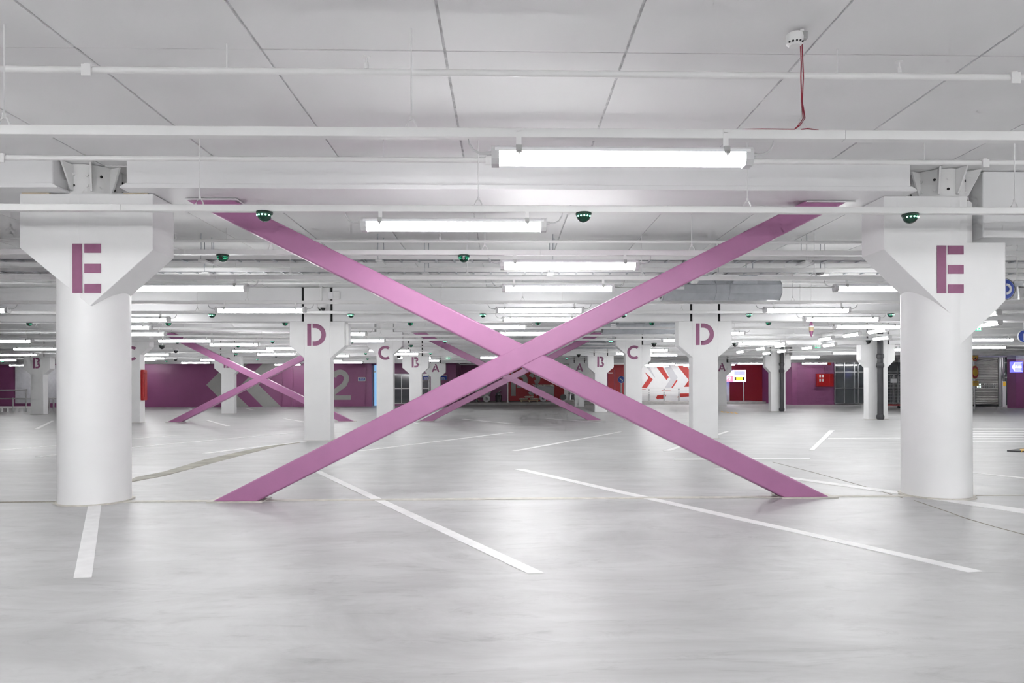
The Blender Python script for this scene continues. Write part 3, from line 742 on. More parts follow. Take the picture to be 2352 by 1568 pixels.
# ------------------------------------------------------------------ smoke detector with red cable
xr, yr = at(1840, 290, RAILS[0])[0], RAILS[0]
t = thing('smoke_detector', 'white smoke detector on the ceiling with a metal bracket', 'smoke detector', (xr - 0.02, yr - 0.03, CEIL))
MB().lathe([(0.0, -0.10), (0.032, -0.10), (0.048, -0.085), (0.05, -0.05), (0.046, -0.03), (0.0, -0.03)], n=24).build('detector_body', 'steel', t, smooth=True).location = (-0.03, 0.0, 0.0)
MB().box(-0.012, 0.042, -0.02, 0.012, -0.062, -0.02).build('bracket', 'latch', t, bevel=0.003)
MB().box(0.0, 0.022, -0.01, 0.01, -0.02, 0.0).build('fixing', 'steel', t)
vm = MB()
for a in range(-150, -20, 26): vm.tube([(-0.03 + 0.046 * math.cos(math.radians(a)), 0.046 * math.sin(math.radians(a)), -0.091), (-0.03 + 0.0475 * math.cos(math.radians(a)), 0.0475 * math.sin(math.radians(a)), -0.082)], 0.006, 6)
vm.build('vent_slot', 'dark', t)
cm = MB()
for dx in (-0.004, 0.006):
    cm.tube([(xr + dx - 0.008, yr - 0.02, CEIL - 0.06), (xr + dx, yr - 0.014, CEIL - 0.2), (xr + dx * 1.6, yr - 0.012, 2.95), (xr + dx * 0.4, yr - 0.012, 2.8), (xr + dx + 0.012, yr - 0.012, 2.70), (xr + dx - 0.02, yr - 0.02, 2.655), (xr - 0.05, yr - 0.02, RZ1 + 0.004)], 0.0035, 6)
cm.tube([(xr - 0.05, yr - 0.02, RZ1 + 0.004), (xr - 0.25, yr - 0.022, RZ1 + 0.004), (xr - 0.36, yr - 0.015, RZ1 + 0.003)], 0.0035, 6)
cm.tube([(xr - 0.01, yr - 0.02, RZ1 + 0.004), (xr + 0.03, yr - 0.024, RZ1 + 0.008), (xr + 0.10, yr - 0.012, RZ1 + 0.003)], 0.0035, 6)
tag(cm.build('red_cable', 'redpipe'), 'thin red twin cable hanging down from the smoke detector to the rail', 'cable')

# ------------------------------------------------------------------ jet fans
def jet_fan(x, y, label):
    t = thing('jet_fan', label, 'fan', (x, y, 2.53)); L_ = 0.975
    R = 0.185; oc = [(R * math.cos(math.radians(22.5 + 45 * k)) * 1.05, 0.18 + R * math.sin(math.radians(22.5 + 45 * k))) for k in range(8)]
    oc2 = [(a * 1.012, 0.18 + (b - 0.18) * 1.012) for a, b in oc]
    for a, b in ((-L_, -0.115), (0.115, L_)): MB().yz(oc, a, b).build('silencer', 'galv', t, bevel=0.004)
    MB().yz(oc2, -0.113, 0.113).build('motor_section', 'galv', t, bevel=0.003)
    for s in (-1, 1):
        MB().yz([(a * 1.03, 0.18 + (b - 0.18) * 1.03) for a, b in oc], s * L_ - 0.008, s * L_ + 0.008).build('end_flange', 'galvd', t)
        MB().yz([(a * 0.8, 0.18 + (b - 0.18) * 0.8) for a, b in oc], s * (L_ + 0.009), s * (L_ + 0.012)).build('intake_grille', 'dark', t)
        MB().xz([(s * 0.13, 0.26), (s * 0.56, 0.26), (s * 0.56, 0.40), (s * 0.26, 0.40)], -0.2, -0.19).build('mounting_bracket', 'galv', t)
        for yy in (-0.15, 0.15): MB().tube([(s * 0.5, yy, 0.3), (s * 0.5, yy, CEIL - 2.53)], 0.008, 6).build('hanger_rod', 'galv', t)
    MB().box(-0.78, -0.64, -0.188, -0.184, 0.17, 0.27).build('maker_plate', 'signwhite', t)
    MB().box(-0.77, -0.65, -0.1895, -0.188, 0.214, 0.220).build('plate_scribble', 'latch', t)
    return t
f1 = jet_fan(at(1653, 670, 11.3)[0], 11.3, 'large grey octagonal jet fan above the right D column')
for p, y, lab in ((1466, 18.4, 'grey jet fan between the right C and D columns'), (1378, 25.6, 'smaller grey jet fan above the rightmost B column'), (1332, 31.5, 'farthest grey jet fan above the bright A column')):
    c = copy_tree(f1); c.location = (at(p, 750, y)[0], y, 2.53); c['label'] = lab
xe, ze = at(1595, 646, 10.6)
t = thing('emergency_lamp', 'white round emergency lamp above the large jet fan', 'lamp', (xe, 10.6, ze - 0.03))
MB().lathe([(0.0, 0.05), (0.06, 0.05), (0.065, 0.03), (0.05, 0.0), (0.0, -0.01)], n=20).build('lamp_body', 'steel', t, smooth=True)
MB().box(-0.13, 0.0, -0.02, 0.02, 0.02, 0.045).build('lamp_arm', 'exit', t); MB().tube([(0, 0, 0.05), (0, 0, CEIL - ze + 0.03)], 0.006, 6).build('drop_rod', 'steel', t)

# ------------------------------------------------------------------ back walls
def XW(px, Y): return at(px, 900, Y)[0]
WL, WM, WR, WG = 41.3, 47.0, 41.2, 36.0
ZT = 2.66
def wall(name, x0, x1, Y, m, z1=ZT, z0=0.0, th=0.3):
    return tag(MB().box(x0, x1, Y, Y + th, z0, z1).build(name, m), kind='structure')
xl_end = XW(1048, 42.2)
wl = wall('wall_back_left', -34, XW(854, WL), WL, 'purple')
wc = wall('wall_back_recess', XW(866, 42.2), xl_end, 42.2, 'purple')
wall('wall_recess_side', xl_end - 0.3, xl_end, 42.5, 'purple', th=WM - 42.5)
wp = wall('wall_back_center', xl_end, XW(1166, WM), WM, 'purple')
wr = wall('wall_back_red', XW(1166, WM), XW(1296, WM), WM, 'red')
ww = wall('wall_back_service', XW(1296, WM), XW(1388, WM), WM, 'white')
wd = wall('wall_back_door', XW(1388, WM), XW(1472, WM), WM, 'red')
wch = wall('wall_back_chevron', XW(1472, WM - 1), XW(1648, WM - 1), WM - 1, 'white', z1=CEIL)
wr2 = wall('wall_back_brick', XW(1648, WM - 1), XW(1772, WM - 1), WM - 1, 'rbrick')
xs_ = XW(1761, WM - 1)
wps = wall('wall_recess_right', xs_ - 0.3, xs_, WR, 'purple', th=WM - 1 - WR)
wpr = wall('wall_back_right', xs_, XW(1917, WR), WR, 'pbrick')
xg1 = XW(2100, WR)
wall('wall_lintel_right', XW(1917, WR), xg1, WR, 'white', z0=2.66, z1=CEIL)
wall('wall_gate_side', xg1 - 0.3, xg1, WG, 'white', th=WR - WG, z1=CEIL)
wall('wall_gate', XW(2298, WG), XW(2304, WG), WG, 'frame')
wall('wall_far_right', XW(2420, WG), 36, WG, 'purple')
# bulkheads above the painted walls
for i, (a, b, y) in enumerate(((-34, XW(866, WL), WL - 0.12), (XW(866, 42.2), xl_end, 42.08), (xl_end, XW(1648, WM - 1), WM - 1.35), (XW(1648, WM - 1), xs_, WM - 1.2), (xs_, xg1, WR - 0.12), (xg1, 36, WG - 0.12))):
    tag(MB().box(a, b, y, y + 0.12, ZT, CEIL).build('trim_%d' % (i + 1), 'beam'), kind='structure')
def poly_on(px, Y, m, parent, name, t=0.012):
    return MB().xz([at(x, y, Y) for x, y in px], Y - t, Y - 0.001).build(name, m, parent)
# left wall graphics: two grey chevrons, P2
def chev(ax, wpx, name):
    poly_on([(ax, 883.5), (ax + 50, 834), (ax + 50 + wpx, 834), (ax + wpx, 883.5), (ax + 52 + wpx, 934), (ax + 50, 934)], WL, 'grey', wl, name)
chev(474, 46, 'painted_chevron'); chev(554, 40, 'painted_chevron')
for q in ((646, 648), (671, 673), (839, 841)): MB().box(XW(q[0], WL), XW(q[1], WL), WL - 0.05, WL, 0, ZT).build('wall_seam', 'purple', wl)
letter('2', 1.83, XW(781, WL), WL - 0.002, at(780, 918, WL)[1], wl, 'grey', 'painted_stroke')
letter('P', 1.83, XW(735, WL), WL - 0.002, at(780, 918, WL)[1], wl, 'grey', 'painted_stroke')
letter('P', 1.60, XW(1191, WM), WM - 0.002, at(1200, 909, WM)[1], wr, 'grey', 'painted_stroke')
letter('3', 1.60, XW(1227, WM), WM - 0.002, at(1200, 909, WM)[1], wr, 'grey', 'painted_stroke')
# pale insulation panels on the far left wall
for a, b in ((36, 103), (104, 171)):
    p = MB().box(XW(a, WL), XW(b, WL), WL - 0.06, WL - 0.002, at(80, 926, WL)[1], at(80, 838, WL)[1]).build('insulation_panel', 'panel', wl, bevel=0.02)
# blue lit glass doorway
x0, x1 = XW(854, WL), XW(866, 42.2)
dr = MB().box(x0, x1 + 0.02, WL + 0.6, WL + 0.64, 0.02, 2.5).build('door_1', 'bluelit'); tag(dr, kind='structure')
MB().box(x0 - 0.01, x0 + 0.04, WL + 0.5, WL + 0.6, 0, 2.6).build('door_frame', 'frame', dr); MB().box(x0, x1, WL + 0.55, WL + 0.6, 2.05, 2.12).build('door_rail', 'frame', dr)
tag(MB().box(x0 - 0.3, x1 + 0.3, WL + 0.7, WL + 0.9, 0, ZT).build('wall_doorway', 'purple'), kind='structure')
# glazed partition in the recess wall
def glazing(name, xcuts, zcuts, Y, bar=0.05, depth=0.1):
    t = struct(name, (xcuts[0], Y, 0)); ox = xcuts[0]
    for x in xcuts: MB().box(x - ox - bar / 2, x - ox + bar / 2, -depth, 0, zcuts[0], zcuts[-1]).build('mullion', 'frame', t)
    for z in zcuts: MB().box(0, xcuts[-1] - ox, -depth * 0.9, -0.005, z - bar / 2, z + bar / 2).build('transom', 'frame', t)
    for a, b in zip(xcuts[:-1], xcuts[1:]):
        for c, d in zip(zcuts[:-1], zcuts[1:]):
            MB().box(a - ox + bar / 2, b - ox - bar / 2, -depth * 0.55, -depth * 0.4, c + bar / 2, d - bar / 2).build('pane', 'glass', t)
    return t
glazing('window_1', [XW(q, 42.2) for q in (906, 923, 942, 966, 986)], [at(925, q, 42.2)[1] for q in (926, 892, 859)], 42.19)
glazing('window_2', [XW(q, WR) for q in (1917, 1939, 1962, 1971, 1993, 2016, 2038, 2062, 2090)], [0.06, at(1950, 891, WR)[1], at(1950, 854, WR)[1], 2.66], WR + 0.05)
tag(MB().box(XW(1917, WR), xg1, WR + 1.6, WR + 1.8, 0, CEIL).build('wall_behind_glass', 'pipe'), kind='structure')
hop = MB()
for a in (1932, 1953, 1975): hop.xz([at(a - 10, 822, WR + 1.0), at(a + 10, 822, WR + 1.0), at(a, 845, WR + 1.0)], WR + 1.0, WR + 1.06)
# small blue notices
def plate(px0, px1, py0, py1, Y, m, label, cat, name, border=None, text=None, tsize=0.1, tm='signwhite', th=0.02):
    x0, z0 = at(px0, py1, Y); x1, z1 = at(px1, py0, Y); t = thing(name, label, cat, ((x0 + x1) / 2, Y, z0))
    hx = (x1 - x0) / 2; h_ = z1 - z0
    MB().box(-hx, hx, -th, 0, 0, h_).build('plate', border or m, t)
    if border: MB().box(-hx + 0.03, hx - 0.03, -th - 0.004, -th, 0.03, h_ - 0.03).build('face', m, t)
    if text:
        n = len(text)
        for i, s in enumerate(text):
            o = link('lettering', text_mesh('lettering', s, tsize, tm), t); o.location = (0, -th - 0.006, h_ * (n - i - 0.5) / n)
    return t
def strokes(t, rows, hx, m, y, hgt):
    for i, (z, wds) in enumerate(rows):
        x = -sum(wds) / 2 - 0.02 * (len(wds) - 1) / 2
        for w_ in wds:
            MB().box(x, x + w_, y - 0.003, y, z, z + hgt).build('lettering', m, t); x += w_ + 0.02
for a, b, c, d, Y, lab in ((822.5, 839.5, 866, 875, WL - 0.05, 'small blue notice right of the grey painted numeral'), (971, 987, 862, 873, 42.12, 'small blue notice between the left B and A columns'), (1010, 1027, 862, 873, 42.12, 'small blue notice right of the left A column')):
    p = plate(a, b, c, d, Y, 'blue', lab, 'sign', 'wall_notice', 'lgrey')
    strokes(p, ((0.14, (0.09, 0.06, 0.05)), (0.06, (0.13, 0.10))), 0.2, 'signwhite', -0.026, 0.035)

# kerb platform
kx0, kx1 = xl_end, XW(1757, 43.2)
kb = tag(MB().box(kx0, kx1, 43.0, WM, 0, 0.17).build('trim_7', 'kerb', bevel=0.02), kind='structure')
# things on the platform
KZ = 0.17
def cart(px, Y, label, flip=1, load=False):
    x = XW(px, Y); t = thing('tilt_cart', label, 'cart', (x, Y, KZ)); s = flip
    prof = [(-0.52 * s, 0.28), (0.30 * s, 0.28), (0.62 * s, 1.02), (-0.55 * s, 0.95)]
    b = MB().xz(prof, 0, 0.7).build('bin', 'bin', t, bevel=0.03)
    MB().xz([(-0.57 * s, 0.94), (0.65 * s, 1.01), (0.65 * s, 1.06), (-0.57 * s, 0.99)], -0.03, 0.73).build('rim', 'bin', t)
    for yy in (-0.06, 0.70): 
        MB().disc(0.18 * s, 0.22, 0.22, yy, yy + 0.06, 24).build('wheel', 'lgrey', t); MB().disc(0.18 * s, 0.22, 0.10, yy - 0.01, yy, 18).build('hub', 'dark', t)
        MB().disc(-0.46 * s, 0.08, 0.08, yy + 0.05, yy + 0.09, 14).build('castor', 'dark', t); MB().box(-0.48 * s, -0.44 * s, yy + 0.05, yy + 0.09, 0.1, 0.29).build('castor_fork', 'alu', t)
    MB().tube([(0.5 * s, 0.1, 1.0), (0.85 * s, 0.1, 1.12)], 0.025, 8).build('handle', 'alu', t); MB().tube([(0.5 * s, 0.6, 1.0), (0.85 * s, 0.6, 1.12)], 0.025, 8).build('handle', 'alu', t)
    return t
c1 = cart(1111, 43.8, 'grey tilting waste cart with white wheels under the brace')
for k in range(5): MB().box(-0.32 + k * 0.075, -0.28 + k * 0.075, -0.004, 0.0, 0.66, 0.78).build('faded_mark', 'teal', c1)
c2 = cart(1254, 44.6, 'second grey cart heaped with yellowish scrap beside the red wall', -1)
for k in range(9):
    r_ = random.Random(k); o = MB().lathe([(0, -0.09), (0.1, -0.04), (0.12, 0.03), (0.05, 0.1), (0, 0.11)], n=8).build('scrap_lump', 'sack', c2); o.location = (-0.45 + 0.11 * k, 0.3 + r_.uniform(-.2, .2), 1.02)
xv = XW(1145, 43.6); t = thing('wet_vacuum', 'small black vacuum cleaner right of the grey cart', 'vacuum', (xv, 43.6, KZ))
MB().lathe([(0.0, 0.06), (0.19, 0.06), (0.2, 0.4), (0.17, 0.46), (0.0, 0.46)], n=18).build('tank', 'dark', t, smooth=True)
MB().lathe([(0.17, 0.46), (0.16, 0.56), (0.08, 0.62), (0.0, 0.62)], n=18).build('motor_head', 'pipe', t, smooth=True)
for a in range(4): MB().disc(0.15 * math.cos(a * 1.57 + .78), 0.04, 0.04, 0.15 * math.sin(a * 1.57 + .78) - 0.02, 0.15 * math.sin(a * 1.57 + .78) + 0.02, 10).build('castor', 'pipe', t)
MB().tube([(0, 0, 0.6), (0.1, -0.05, 0.75), (0.18, -0.08, 0.72)], 0.02, 8).build('handle', 'alu', t)
xv = XW(1216, 43.9); t = thing('pallet', 'low timber pallet carrying pale sacks by the red wall', 'pallet', (xv, 43.9, KZ))
for k in range(3): MB().box(-0.55 + k * 0.5, -0.45 + k * 0.5, 0, 0.8, 0, 0.09).build('bearer', 'wood', t)
for k in range(5): MB().box(-0.6, 0.6, k * 0.17, k * 0.17 + 0.11, 0.09, 0.115).build('deck_board', 'wood', t)
for k, (dx, z) in enumerate(((-0.36, 0.115), (0.33, 0.115), (0.0, 0.255))):
    m = MB(); nx, ny = 10, 6
    vs = []; fs = []
    for sgn in (1, -1):
        for i in range(nx + 1):
            for j in range(ny + 1):
                u, v_ = i / nx * 2 - 1, j / ny * 2 - 1; h_ = 0.065 * (1 - abs(u) ** 4) ** .5 * (1 - abs(v_) ** 4) ** .5
                vs.append((u * 0.33, v_ * 0.22, sgn * h_ + random.uniform(-.004, .004)))
    st = (nx + 1) * (ny + 1)
    for i in range(nx):
        for j in range(ny):
            a = i * (ny + 1) + j; fs.append((a, a + ny + 1, a + ny + 2, a + 1)); fs.append((st + a + 1, st + a + ny + 2, st + a + ny + 1, st + a))
    m.add(vs, fs); o = m.build('cement_sack', 'sack', None, smooth=True); o.location = (xv + dx, 43.9 + 0.35, KZ + z + 0.07)
    tag(o, ['pale paper sack, lower left of the pile on the pallet', 'pale paper sack, lower right of the pile on the pallet', 'pale paper sack on top of the pile on the pallet'][k], 'sack', 'sacks on the pallet')
for k, (p, a) in enumerate(((1086, 0.5), (1090, -0.35))):
    o = MB().box(-0.55, 0.55, -0.05, 0.05, 0, 0.04).build('timber_plank', 'wood'); x = XW(p, 45.6); o.location = (x, 45.6 + k * 0.25, KZ + 0.30 - 0.05 * k); o.rotation_euler = (0, a, 0.2)
    tag(o, ['loose timber plank leaning left of the grey cart', 'loose timber plank lying next to the grey cart'][k], 'plank', 'loose planks')
xv = XW(1166.5, 43.3); t = thing('steel_pole', 'thin white pole standing in front of the red wall', 'pole', (xv, 43.3, KZ))
MB().tube([(0, 0, 0), (0, 0, 2.75)], 0.035, 12).build('pole', 'alu', t, smooth=True); MB().box(-0.08, 0.08, -0.08, 0.08, 0, 0.015).build('foot_plate', 'alu', t)
# silver service pipes by the bright A column
xv = XW(1300, 45.5); t = thing('service_duct', 'silver bent duct pipes beside the bright A column', 'duct', (xv, 45.5, KZ))
for k in range(2):
    d = k * 0.33
    MB().tube([(-0.1 + d, 0, 1.9), (-0.1 + d, 0, 1.35), (0.0 + d, 0, 1.12), (0.22 + d, 0, 0.85), (0.3 + d, 0, 0.62), (0.3 + d, 0, 0.06)], 0.12 - k * 0.03, 14).build('duct_run', 'alu', t, smooth=True)
    MB().lathe([(0.15, 0.5), (0.17, 0.53), (0.15, 0.56)], (0.3 + d, 0, 0), 14).build('duct_collar', 'alu', t)
for k in range(2): MB().disc(-0.2 + k * 0.75, 0.28, 0.2, -0.3, -0.1, 18).build('valve_wheel', 'dark', t)
MB().box(-0.5, 0.9, -0.4, 0.3, 0, 0.10).build('plinth', 'kerb', t)

# red wall door next to the right C column
d2 = tag(MB().box(XW(1396, WM), XW(1411, WM), WM - 0.06, WM - 0.001, KZ, 2.25).build('door_2', 'red'), kind='structure')
MB().box(XW(1394.5, WM), XW(1396, WM), WM - 0.09, WM - 0.001, KZ, 2.3).build('door_frame', 'letter', d2); MB().box(XW(1411, WM), XW(1412.5, WM), WM - 0.09, WM - 0.001, KZ, 2.3).build('door_frame', 'letter', d2)
MB().box(XW(1396, WM), XW(1407, WM), WM - 0.11, WM - 0.09, 2.05, 2.12).build('door_sign', 'signwhite', d2)
# white wall with red chevron bands
CY = WM - 1
def zp(pts): return [(1460 + x / 11.2, 800 + y / 11.2) for x, y in pts]
for q in ([(230, 600), (440, 795), (255, 1055), (150, 1055), (150, 1010), (330, 760)], [(480, 405), (650, 405), (850, 740), (795, 815)], [(1050, 800), (1075, 825), (950, 1015), (910, 1015)],
          [(1030, 390), (1260, 370), (1480, 700), (1480, 960), (1335, 770)], [(1480, 660), (1480, 985), (1245, 985)], [(560, 1200), (790, 1190), (740, 1290), (545, 1300), (525, 1265)], [(1140, 1150), (1480, 1135), (1480, 1230), (1140, 1250)], [(1070, 1260), (1110, 1190), (1105, 1260)],
          [(640, 1115), (670, 1075), (910, 1075), (880, 1110)]):
    poly_on(zp(q), CY, 'bright_red', wch, 'painted_band')
for q in ([(720, 425), (880, 425), (1080, 745), (900, 1010), (720, 1050), (895, 790)], [(250, 430), (330, 425), (500, 740), (480, 750)]):
    poly_on(zp(q), CY, 'lgrey', wch, 'painted_band')
t = thing('guard_rail', 'white double guard rail in front of the red chevron wall', 'railing', (XW(1474, CY - 1.2), CY - 1.2, KZ)); ox = XW(1474, CY - 1.2)
for pa, pb, th in ((893.5, 891, 0.07), (901, 898.5, 0.10), (904.5, 902.5, 0.06)):
    a = at(1470, pa, CY - 1.2); b = at(1640, pb, CY - 1.2); MB().xz([(a[0] - ox, a[1] - KZ), (b[0] - ox, b[1] - KZ), (b[0] - ox, b[1] - KZ + th), (a[0] - ox, a[1] - KZ + th)], -0.03, 0.03).build('rail', 'steel', t)
for p in (1491, 1526, 1560): MB().box(XW(p, CY - 1.2) - ox - 0.05, XW(p, CY - 1.2) - ox + 0.05, 0.03, 0.09, 0, 0.85).build('post', 'frame', t)
# round blue arrow sign
def round_sign(px, py, r, Y, label, base_z, cols, name='traffic_sign'):
    x, z = at(px, py, Y); t = thing(name, label, 'sign', (x, Y, base_z)); z -= base_z
    MB().tube([(0, 0.03, 0), (0, 0.03, z)], 0.035, 10).build('post', 'frame', t, smooth=True)
    y = 0.0
    for m, k in cols: MB().disc(0, z, r * k, y - 0.012, y, 28).build('sign_disc', m, t); y -= 0.012
    return t, z, y
t, z, y = round_sign(1427, 871.5, 0.20, 38.4, 'round blue traffic sign with white arrow beside the right C column', 0.0, (('lgrey', 1.0), ('blue', 0.94)))
MB().band([(-0.09, z + 0.09), (0.05, z - 0.05)], 0.045, y - 0.006, y).build('arrow_shaft', 'signwhite', t); MB().xz([(0.10, z - 0.10), (0.095, z + 0.01), (-0.01, z - 0.095)], y - 0.006, y).build('arrow_head', 'signwhite', t)

# ------------------------------------------------------------------ information display, LED arrow sign
DY = 44.6
def rectpx(a, b, c, d, Y, y0, y1, m, t, name):
    x0, z0 = at(a, d, Y); x1, z1 = at(b, c, Y); ox, oy, oz = t.location
    return MB().box(x0 - ox, x1 - ox, y0, y1, z0 - oz, z1 - oz).build(name, m, t)
t = thing('information_display', 'large backlit white display with pink and yellow panels on a post', 'display', (XW(1709, DY), DY, KZ))
rectpx(1648, 1713.5, 849.5, 877, DY, 0, 0.12, 'screenblue', t, 'cabinet')
rectpx(1648.5, 1663, 850, 876.5, DY, -0.02, 0, 'screen', t, 'screen_panel'); rectpx(1663, 1684, 850, 862.5, DY, -0.02, 0, 'screen', t, 'screen_panel')
rectpx(1663.2, 1683.5, 863, 876.5, DY, -0.02, 0, 'screenpink', t, 'screen_panel'); rectpx(1684, 1712.5, 849.5, 876.5, DY, -0.02, 0, 'screen', t, 'screen_panel')
rectpx(1686, 1711, 852, 861.5, DY, -0.026, -0.02, 'screenlilac', t, 'lettered_field'); rectpx(1687, 1709.5, 865.5, 873, DY, -0.026, -0.02, 'pipe', t, 'icon_field'); rectpx(1690.5, 1706, 865.5, 873, DY, -0.03, -0.026, 'screenyellow', t, 'icon')
for s, px, py, sz, m in (('P2', 1673, 869.5, 0.34, 'screen'), ('ULOS', 1698.5, 857, 0.27, 'signwhite')):
    o = link('lettering', text_mesh('lettering', s, sz, m), t); x, z = at(px, py, DY); o.location = (x - t.location.x, -0.034, z - KZ)
for px, py in ((1653.5, 856), (1657.5, 868.5)):
    x, z = at(px, py, DY); MB().disc(x - t.location.x, z - KZ, 0.04, -0.026, -0.02, 12).build('pictogram', 'pipe', t)
MB().tube([(0, 0.06, 0), (0, 0.06, at(1709, 877, DY)[1] - KZ)], 0.045, 10).build('post', 'frame', t, smooth=True)
t = thing('ticket_cabinet', 'pale grey technical cabinet below the lit display', 'cabinet', (XW(1664, DY + 0.5), DY + 0.5, KZ))
hw = (XW(1676, DY) - XW(1652, DY)) / 2
MB().box(-hw, hw, 0, 0.5, 0, 1.25).build('cabinet_body', 'lgrey', t, bevel=0.015); MB().box(-hw + 0.05, hw - 0.05, -0.012, 0, 0.06, 1.2).build('cabinet_door', 'panel', t, bevel=0.004)
for k in range(4): MB().box(-hw - 0.07, -hw - 0.02, 0.1, 0.16, 0.12 + k * 0.28, 0.22 + k * 0.28).build('hinge', 'dark', t)
lx, lz = at(1733, 818.5, 43.4); t = thing('lane_signal', 'black hanging signal box with green and yellow lights', 'signal', (lx, 43.4, lz - 0.11))
MB().box(-0.52, 0.52, 0, 0.12, 0, 0.22).build('signal_box', 'dark', t, bevel=0.01)
MB().box(-0.47, -0.30, -0.01, 0, 0.03, 0.19).build('green_lamp', 'exitw', t); MB().box(-0.26, -0.03, -0.01, 0, 0.02, 0.2).build('yellow_lamp', 'screenyellow', t); MB().box(0.30, 0.47, -0.01, 0, 0.02, 0.14).build('yellow_lamp', 'screenyellow', t)
for s in (-0.4, 0.4): MB().tube([(s, 0.06, 0.22), (s, 0.06, CEIL - lz + 0.11)], 0.01, 6).build('drop_rod', 'steel', t)

# ------------------------------------------------------------------ right hand wall fittings
def fire_cabinet():
    Y = WR; x0, z0 = at(1873.5, 887.5, Y); x1, z1 = at(1910.5, 858, Y)
    t = thing('fire_hose_cabinet', 'red fire hose cabinet on the purple brick wall', 'fire cabinet', ((x0 + x1) / 2, Y - 0.004, z0)); hx = (x1 - x0) / 2; h_ = z1 - z0
    MB().box(-hx, hx, -0.25, 0, 0, h_).build('cabinet_body', 'cabred', t, bevel=0.01); xm = hx - 0.26
    MB().box(-hx + 0.01, xm, -0.262, -0.25, 0.01, h_ - 0.01).build('cabinet_door', 'cabred', t, bevel=0.004); MB().box(xm + 0.01, hx - 0.01, -0.26, -0.25, 0.01, h_ - 0.01).build('side_door', 'signred', t)
    for i in range(2):
        for j in range(2): MB().box(-hx + 0.10 + i * 0.17, -hx + 0.20 + i * 0.17, -0.266, -0.262, h_ - 0.22 - j * 0.26, h_ - 0.06 - j * 0.26).build('pictogram', 'signwhite' if j == 0 else 'lgrey', t)
    MB().tube([(0.05, -0.03, h_), (0.03, -0.03, h_ + 0.35), (0.1, -0.03, h_ + 0.6), (0.1, -0.03, 2.65 - z0)], 0.014, 6).build('supply_pipe', 'letter', t)
fire_cabinet()
plate(1901, 1908.5, 831, 838.5, WR, 'cabred', 'small red fire notice above the hose cabinet', 'sign', 'fire_notice')
def exit_sign(px, py, Y, wpx, hpx, label, fl_=1):
    x, z = at(px, py, Y); k = Y / F; t = thing('exit_sign', label, 'sign', (x, Y, z - hpx * k / 2)); hx = wpx * k / 2; h_ = hpx * k
    MB().box(-hx, hx, 0, 0.05, 0, h_).build('sign_box', 'exit', t)
    a = MB().xz([(-hx * .75 * fl_, h_ * .5), (-hx * .45 * fl_, h_ * .15), (-hx * .15 * fl_, h_ * .5), (-hx * .45 * fl_, h_ * .85)], -0.008, 0); a.build('arrow', 'exitw', t)
    MB().box(hx * 0.1 * fl_, hx * 0.9 * fl_, -0.008, 0, h_ * .1, h_ * .9).build('doorway', 'exitw', t)
    m = MB().disc(hx * .45 * fl_, h_ * .76, h_ * .09, -0.014, -0.008, 10); m.band([(hx * .40 * fl_, h_ * .65), (hx * .48 * fl_, h_ * .4), (hx * .35 * fl_, h_ * .15)], h_ * .12, -0.014, -0.008); m.band([(hx * .48 * fl_, h_ * .4), (hx * .65 * fl_, h_ * .18)], h_ * .1, -0.014, -0.008)
    m.build('running_figure', 'exit', t)
    if z < CEIL - 0.1: MB().tube([(0, 0.025, h_), (0, 0.025, CEIL - z + h_ / 2)], 0.008, 6).build('drop_rod', 'steel', t)
exit_sign(1876, 793, 25.6, 18, 11.5, 'lit green exit sign in front of the purple brick wall')
exit_sign(1029, 822, 36.6, 10.5, 9.5, 'small lit green exit sign right of the left A column', -1)
exit_sign(2243, 752, 15.9, 22, 15, 'green exit sign half hidden behind the right E column')
# roll cage next to the larger drain pipe
Yc = 33.5
x0, x1 = XW(2034, Yc), XW(2069, Yc); t = thing('roll_cage', 'wire roll cage trolley left of the right E column', 'trolley', ((x0 + x1) / 2, Yc, 0)); hx = (x1 - x0) / 2
MB().box(-hx, hx, 0, 0.6, 0.14, 0.2).build('base_deck', 'signred', t); 
fr = MB()
for yy in (0.0, 0.58):
    for s in (-1, 1): fr.box(s * hx - 0.015, s * hx + 0.015, yy, yy + 0.02, 0.15, 1.72)
    fr.box(-hx, hx, yy, yy + 0.02, 1.69, 1.72)
    fr.box(-hx, hx, yy, yy + 0.02, 1.0, 1.03)
fr.build('frame', 'alu', t)
for k in range(10): MB().tube([(-hx + hx * 2 * (k + .5) / 10, 0.01, 0.2), (-hx + hx * 2 * (k + .5) / 10, 0.01, 1.6)], 0.005, 5).build('upright_wire', 'alu', t)
for k in range(9): MB().tube([(-hx, 0.012, 0.3 + k * 0.15), (hx, 0.012, 0.3 + k * 0.15)], 0.005, 5).build('cross_wire', 'alu', t)
for s in (-1, 1):
    MB().disc(s * (hx - 0.06), 0.07, 0.07, 0.05, 0.09, 14).build('castor', 'dark', t); MB().box(s * (hx - 0.06) - 0.02, s * (hx - 0.06) + 0.02, 0.05, 0.09, 0.07, 0.15).build('castor_fork', 'alu', t)
for s in (-0.35, 0.05): MB().box(s * hx, s * hx + 0.16, -0.012, 0, 1.28, 1.48).build('paper_tag', 'signwhite', t)
